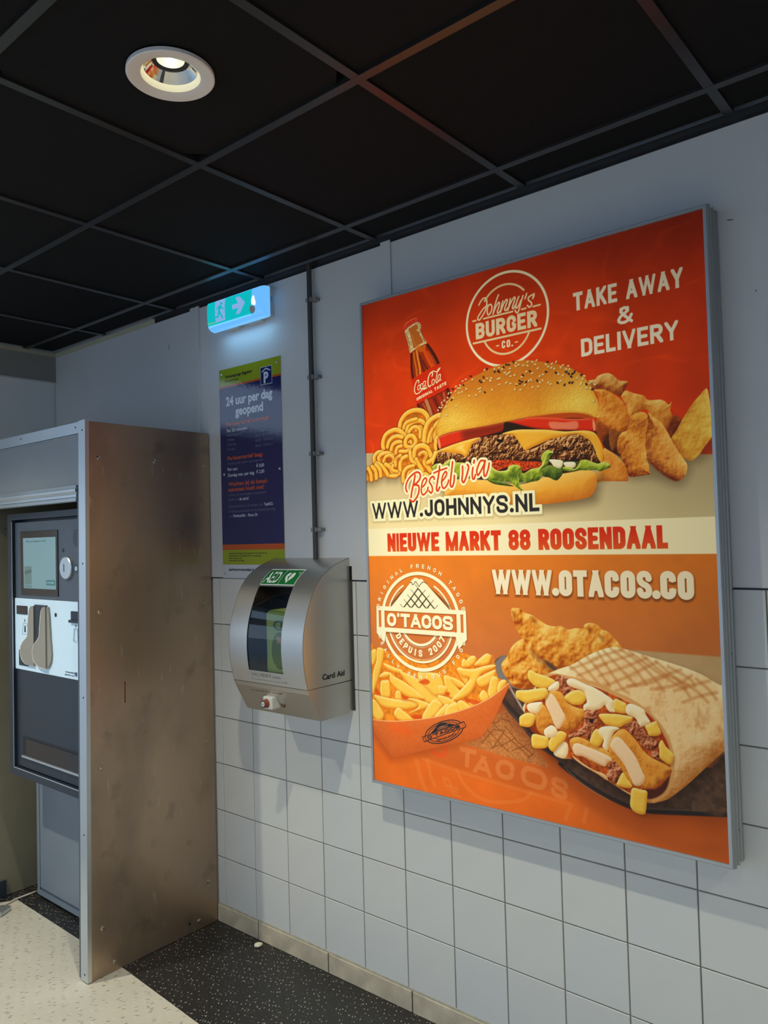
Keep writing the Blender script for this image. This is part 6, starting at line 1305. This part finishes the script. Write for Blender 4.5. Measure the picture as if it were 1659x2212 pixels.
    for a in ([(11.0,1215.0),(30.9,1204.7),(36.0,1227.9),(21.2,1258.6),(9.8,1247.7)], [(38.9,1201.2),(65.9,1202.2),(64.7,1234.4),(47.5,1285.7),(26.4,1334.8),(11.8,1359.9),(16.3,1288.6),(33.5,1242.8)], [(9.0,1383.8),(24.9,1379.1),(58.3,1419.0),(53.7,1440.0),(30.3,1446.0),(7.7,1422.4)], [(47.3,1291.6),(70.9,1277.7),(97.4,1281.1),(81.8,1294.2),(50.9,1300.0)], [(64.2,1249.1),(113.2,1259.4),(150.0,1267.6),(131.2,1278.0),(82.7,1267.9)],
              [(135.1,1271.9),(164.4,1274.9),(214.3,1290.0),(262.4,1321.4),(289.3,1340.6),(312.4,1359.9),(281.7,1360.8),(247.0,1362.0),(205.7,1333.1),(156.4,1295.6)], [(93.7,1278.5),(108.4,1288.7),(141.5,1299.9),(184.7,1318.4),(233.6,1346.8),(226.3,1353.3),(176.2,1353.3),(132.8,1338.1),(99.9,1315.6),(91.1,1299.1)], [(50.4,1314.7),(68.0,1307.1),(88.8,1309.4),(90.9,1357.1),(71.7,1365.0),(48.9,1358.8)],
              [(117.9,1336.8),(136.4,1340.6),(139.2,1366.0),(113.3,1363.2)], [(19.6,1362.0),(60.2,1363.4),(116.9,1365.7),(168.6,1364.1),(211.6,1367.6),(204.0,1381.1),(167.5,1392.6),(115.8,1397.4),(62.9,1398.1),(36.4,1383.6)], [(139.3,1363.1),(190.6,1354.5),(253.9,1364.0),(242.9,1379.2),(196.3,1396.1),(170.7,1405.0),(211.2,1377.4),(183.1,1363.8)], [(260.0,1291.1),(284.7,1277.6),(293.9,1307.0),(286.3,1329.9),(269.8,1309.5)],
              [(215.2,1264.6),(264.5,1262.9),(298.7,1268.0),(317.4,1315.6),(282.6,1335.8),(241.8,1312.4),(214.3,1290.0)], [(315.7,1269.2),(345.7,1271.8),(364.6,1299.7),(383.5,1319.3),(349.9,1339.2),(324.1,1314.8)], [(345.8,1269.0),(384.9,1281.5),(397.3,1296.3),(371.2,1299.0),(345.4,1280.0)], [(294.1,1301.5),(324.5,1303.9),(320.4,1326.2),(296.5,1328.8)], [(373.4,1236.7),(392.9,1240.4),(407.8,1273.8),(400.9,1287.9),(385.2,1273.4),(369.6,1250.6)],
              [(393.5,1224.2),(420.2,1197.9),(439.3,1199.1),(435.4,1218.0),(409.3,1233.6)], [(432.0,1223.6),(471.1,1188.7),(489.7,1187.2),(493.9,1200.0),(482.5,1216.7),(457.3,1224.1)], [(387.3,1214.0),(397.3,1207.8),(415.8,1230.3),(386.5,1235.6)], [(366.7,1240.0),(425.2,1237.5),(473.0,1222.8),(507.1,1217.2),(503.6,1227.9),(459.6,1247.7),(443.0,1270.4),(416.1,1310.4),(383.0,1332.8),(349.7,1344.6),(343.3,1340.0),(384.2,1300.4),(414.5,1267.8),(385.6,1262.6)],
              [(439.9,1268.0),(475.2,1246.2),(509.6,1232.6),(492.8,1270.7),(454.9,1290.3)], [(490.1,1263.2),(502.8,1251.5),(517.6,1260.5),(513.4,1294.7),(503.6,1311.3),(487.9,1320.9),(479.3,1303.5)], [(517.3,1270.9),(538.8,1258.4),(544.4,1270.8),(522.3,1298.9),(513.0,1305.1)], [(447.7,1314.9),(464.0,1297.3),(481.8,1319.0),(465.8,1333.9),(450.4,1327.8)], [(289.6,1332.3),(330.1,1336.0),(362.7,1351.3),(322.3,1364.2),(295.8,1350.9)],
              [(408.5,1343.2),(424.9,1333.3),(440.3,1344.8),(417.7,1355.5)], [(106.0,1410.2),(123.4,1392.2),(145.4,1399.6),(184.5,1425.8),(133.0,1435.4),(111.1,1423.9)], [(220.4,1418.3),(242.9,1379.2),(275.3,1347.7),(305.6,1360.7),(294.7,1381.2),(273.3,1403.2),(245.0,1419.3)], [(273.3,1403.2),(312.3,1362.6),(332.6,1357.5),(318.1,1389.3),(293.9,1403.3)], [(314.4,1397.9),(325.7,1363.8),(362.8,1348.5),(371.6,1377.2),(348.2,1388.2)], [(364.5,1348.4),(382.8,1338.7),(417.6,1358.1),(394.7,1368.9),(375.0,1374.0)]):
        q = a; shadow(q, 1.5, 3.5, 6, .45, (.78, .3, .02)); puff(q, *fry2, w=11, nz=.16)
    for a in ([(214.0,1298.4),(242.8,1284.4),(259.9,1293.9),(242.1,1304.0)], [(389.5,1334.7),(425.0,1330.7),(453.1,1338.0),(427.6,1346.3)], [(139.9,1345.9),(168.8,1356.9),(146.7,1362.3)], [(30.1,1340.3),(49.0,1355.8),(25.6,1358.4)], [(181.4,1409.3),(220.9,1404.3),(220.4,1418.3),(188.3,1419.7)], [(317.2,1321.0),(337.4,1318.9),(330.3,1330.5)]): fill(a, col(226, 70, 10), 5, al=.8)
    tray = [(-12.9,1447.2),(10.8,1447.1),(38.1,1446.4),(95.5,1441.8),(151.5,1433.0),(209.7,1421.1),(259.3,1409.1),(311.2,1394.2),(361.8,1377.0),(411.2,1357.6),(453.1,1338.0),(491.2,1316.6),(522.5,1293.7),(553.4,1268.6),(558.6,1271.9),(540.2,1302.1),(514.3,1351.6),(488.2,1396.6),(452.5,1440.8),(407.6,1457.9),(324.8,1483.7),(255.8,1507.9),(184.3,1533.0),(147.5,1545.9),(98.9,1560.9),(80.1,1559.6),(43.0,1526.1),(9.2,1492.9),(-13.7,1469.5)]
    shadow(tray, 0, 14, 20, .35, (.55, .2, .05))
    tr2 = [tuple(q) for q in tray]
    puff(tr2, col(196, 84, 26), col(222, 104, 36), col(240, 128, 54), w=40, nz=.5, nf=N4 * 1.2 + N2 * .4, sm=False, n=1, L=(.2, -.5))
    fill([(76.1,1457.4),(114.3,1440.8),(172.7,1452.9),(186.5,1470.7),(142.3,1485.5),(97.9,1480.4)], col(255, 96, 20), 30, al=.45)
    line([(-12.9,1446.3),(10.8,1446.2),(38.1,1445.5),(95.5,1440.9),(151.6,1432.1),(209.7,1420.3),(259.3,1408.3),(311.2,1393.4),(361.8,1376.2),(411.2,1356.8),(453.2,1337.2),(491.2,1315.8),(522.5,1292.9),(553.4,1267.8)], 2.6, col(255, 190, 120))
    line([(9.3,1488.5),(43.2,1520.2),(82.0,1559.3)], 1.6, col(160, 60, 20), al=.7, sm=False)
    # printed mark on the tray, leaning
    o_, px_, py_ = [(308.6,1446.5),(386.0,1412.9),(293.4,1417.1)]
    o_ = np.array(o_); vx = (np.array(px_) - o_) / 1.05; vy = (np.array(o_) - np.array(py_)) / 1.05
    def MQ(a, b): return o_ + vx * a + vy * b
    DKI = col(44, 40, 44)
    for R_, w_, a0, a1 in ((1., 3., 0, 360), (.84, 2., 0, 360)):
        line([MQ(R_ * math.cos(math.radians(a)), -R_ * 1.0 * math.sin(math.radians(a))) for a in range(a0, a1, 15)], w_, DKI, closed=True, n=2)
    fill([MQ(-.95, -.22), MQ(1.0, -.22), MQ(1.0, .26), MQ(-.95, .26)], col(222, 104, 36), .9, sm=False)
    fill([MQ(-.70, -.24), MQ(-.08, -.92), MQ(.10, -.92), MQ(.72, -.24)], DKI, .9, sm=False)
    for k in range(4):
        line([MQ(-.35 + k * .16, -.24), MQ(.0 + k * .12, -.62)], 1.2, col(230, 130, 70), sm=False); line([MQ(.35 - k * .16, -.24), MQ(.0 - k * .08, -.60)], 1.2, col(230, 130, 70), sm=False)
    line([MQ(-1.12, -.24), MQ(1.12, -.24), MQ(1.12, .22), MQ(.98, .34), MQ(.9, .26), MQ(-1.12, .26)], 2.6, DKI, closed=True, sm=False)
    exn, eyn = vx / np.linalg.norm(vx), vy / np.linalg.norm(vy)
    text("O'TACOS", MQ(-.90, -.15), exn, eyn, np.linalg.norm(vx) * 1.75, np.linalg.norm(vy) * .32, 3.6, [(0, DKI, 1, 0, 0, .8)], gap=1.4)
    text("DEPUIS 2007", MQ(-.52, .52), exn, eyn, np.linalg.norm(vx) * 1.06, np.linalg.norm(vy) * .15, 1.5, [(0, DKI, .9, 0, 0, .8)], gap=1.)
    line([MQ(.62 * math.cos(math.radians(a)), -.62 * math.sin(math.radians(a))) for a in range(205, 336, 10)], 1.6, DKI)

    # ---- round tacos mark
    X0, Y0_ = 223.5, 1100.5; K = col(255, 246, 196)
    ring(X0, Y0_, 157, 11.5, K, sh=.45)
    ring(X0, Y0_, 132, 7.0, K, 190, 350, sh=.4); ring(X0, Y0_, 132, 6.0, K, 15, 62, sh=.4); ring(X0, Y0_, 132, 6.0, K, 118, 165, sh=.4)
    ring(X0, Y0_, 124, 1.8, K, 192, 348, dash=2.6); ring(X0, Y0_, 124, 1.8, K, 16, 50, dash=2.6); ring(X0, Y0_, 124, 1.8, K, 130, 164, dash=2.6)
    ring(X0, Y0_, 76.5, 8.5, K, 200, 340, sh=.4); ring(X0, Y0_, 84.3, 1.8, K, 200, 340, dash=3.2)
    mt = [(104.2,1058.3),(189.6,974.7),(195.3,966.2),(208.9,957.5),(219.6,958.4),(227.4,962.5),(238.0,960.3),(245.6,967.5),(255.7,976.7),(346.7,1059.3)]
    shadow(mt, 1, 2, 4, .4); fill(mt, K, 1, sm=False)
    INK = col(84, 66, 40)
    line([(189.6,974.7),(196.3,973.5),(198.8,980.9),(205.6,977.6),(212.5,970.1),(218.9,977.4),(225.2,986.1),(232.0,979.2),(241.5,971.7),(250.6,972.6),(258.3,976.6)], 2.2, INK)
    for q, w in (([(221.0,993.1),(190.4,1026.5),(158.2,1058.4)], 4.2), ([(236.2,1010.5),(205.9,1042.9),(190.7,1058.2)], 4.2), ([(252.6,1026.7),(224.0,1056.9)], 4.2), ([(268.9,1042.8),(255.4,1057.8)], 4.2), ([(222.3,993.0),(256.5,1026.6),(286.4,1057.6)], 4.2), ([(207.0,1011.3),(237.7,1041.8),(254.1,1057.8)], 4.2), ([(190.4,1026.5),(222.7,1057.4)], 4.2), ([(173.7,1042.9),(190.7,1058.2)], 4.2),
                 ([(210.8,980.7),(222.3,993.0)], 1.6), ([(192.0,996.9),(207.0,1011.3)], 1.6), ([(176.8,1014.2),(190.4,1026.5)], 1.6), ([(161.9,1030.6),(173.7,1042.9)], 1.6), ([(144.9,1046.1),(158.2,1058.4)], 1.6), ([(251.8,997.6),(236.2,1010.5)], 1.6), ([(267.3,1013.8),(252.6,1026.7)], 1.6), ([(283.5,1028.9),(268.9,1042.8)], 1.6), ([(299.6,1044.8),(286.4,1057.6)], 1.6)):
        line(q, w, INK, sm=False)
    # banner
    fill([(40, 1059), (409, 1060), (410, 1151), (378, 1183), (366, 1147), (82, 1147), (74, 1183), (38, 1151)], (.3, .12, 0), 5, sm=False, al=.4)
    fill([(40, 1056), (407, 1057), (408, 1148), (376, 1180), (366, 1142), (80, 1142), (72, 1180), (38, 1148)], K, .9, sm=False)
    for x0_, x1_, y0b, y1b in ((75, 371, 1071, 1127), (49.5, 60, 1071, 1127), (386, 396.5, 1071, 1127)):
        fill([(x0_, y0b), (x1_, y0b), (x1_, y1b), (x0_, y1b)], col(226, 118, 44), .9, sm=False)
        line([(x0_, y0b + 1.2), (x1_, y0b + 1.2)], 2.5, (.35, .14, 0), sm=False, al=.35, soft=2)
    ring(X0, Y0_, 157, 11.5, K, 167, 182); ring(X0, Y0_, 157, 11.5, K, -10 % 360, 12)
    ring(X0, Y0_, 145, 1.2, (.35, .14, 0), 168, 192, al=.5); ring(X0, Y0_, 145, 1.2, (.35, .14, 0), 348, 12, al=.5)
    text("O'TACOS", (86, 1077.5), (1, 0), (0, 1), 271, 45, 11.5, [(0, (.3, .12, 0), .55, 1.5, 2.5, 2.5), (0, K, 1, 0, 0, .9)], gap=2.6)
    arctext('ORIGINAL FRENCH TACOS', X0, Y0_, 181, 13.5, 3.1, 165.5, 15.5, K, fr=.85)
    arctext('REALLY SERIOUS FOOD', X0, Y0_, 181, 13.5, 3.1, 199, 341, K, inside=True, fr=.85)
    arctext('DEPUIS 2007', X0, Y0_, 103.5, 23, 5.6, 211, 330, K, inside=True, fr=.66)
    text('WWW.OTACOS.CO', (507, 929), (1, 0), (0, 1), 599, 74, 18.6, [(2, (.25, .1, 0), .5, 1.5, 5, 7), (0, col(255, 236, 190), 1, 0, 0, 1.)], gap=3.6)
    C2 = np.clip(C, 0, 1)
    return C2
S_ART = 1.25
art = paint_poster(Wm, Hm, S_ART)
im = bpy.data.images.new('poster_print', art.shape[1], art.shape[0], alpha=False)
buf = np.ones((art.shape[0], art.shape[1], 4), np.float32); buf[..., :3] = art[::-1]
im.pixels.foreach_set(buf.ravel()); im.update(); im.pack()
pm_ = bpy.data.materials.new('backlit_poster'); pm_.use_nodes = True
N, L = pm_.node_tree.nodes, pm_.node_tree.links; b = N['Principled BSDF']
tx = N.new('ShaderNodeTexImage'); tx.image = im; tx.interpolation = 'Cubic'
uvn = N.new('ShaderNodeUVMap'); uvn.uv_map = 'uv'; L.new(uvn.outputs[0], tx.inputs[0])
L.new(tx.outputs[0], b.inputs['Emission Color'])
b.inputs['Base Color'].default_value = (.008, .008, .008, 1); b.inputs['Roughness'].default_value = .45; b.inputs['Specular IOR Level'].default_value = .08
# the tubes behind the film: brightest left of the middle, weaker towards the top and the right end
sx = N.new('ShaderNodeSeparateXYZ'); L.new(uvn.outputs[0], sx.inputs[0])
def ramp(sock, stops):
    r_ = N.new('ShaderNodeValToRGB'); r_.color_ramp.interpolation = 'B_SPLINE'; e = r_.color_ramp.elements
    while len(e) < len(stops): e.new(.5)
    for el, (p_, v_) in zip(e, stops): el.position = p_; el.color = (v_, v_, v_, 1)
    L.new(sock, r_.inputs[0]); return r_.outputs[0]
rx = ramp(sx.outputs[0], ((0, .84), (.10, 1.06), (.28, 1.10), (.5, .90), (.72, .64), (1., .44)))
ry = ramp(sx.outputs[1], ((0, .82), (.15, .98), (.4, 1.04), (.62, 1.02), (.8, .86), (.93, .48), (1., .34)))
mu = N.new('ShaderNodeMath'); mu.operation = 'MULTIPLY'; L.new(rx, mu.inputs[0]); L.new(ry, mu.inputs[1])
mg = N.new('ShaderNodeMath'); mg.operation = 'MULTIPLY'; mg.inputs[1].default_value = 1.0; L.new(mu.outputs[0], mg.inputs[0])
L.new(mg.outputs[0], b.inputs['Emission Strength'])
pr.data.materials.clear(); pr.data.materials.append(pm_)
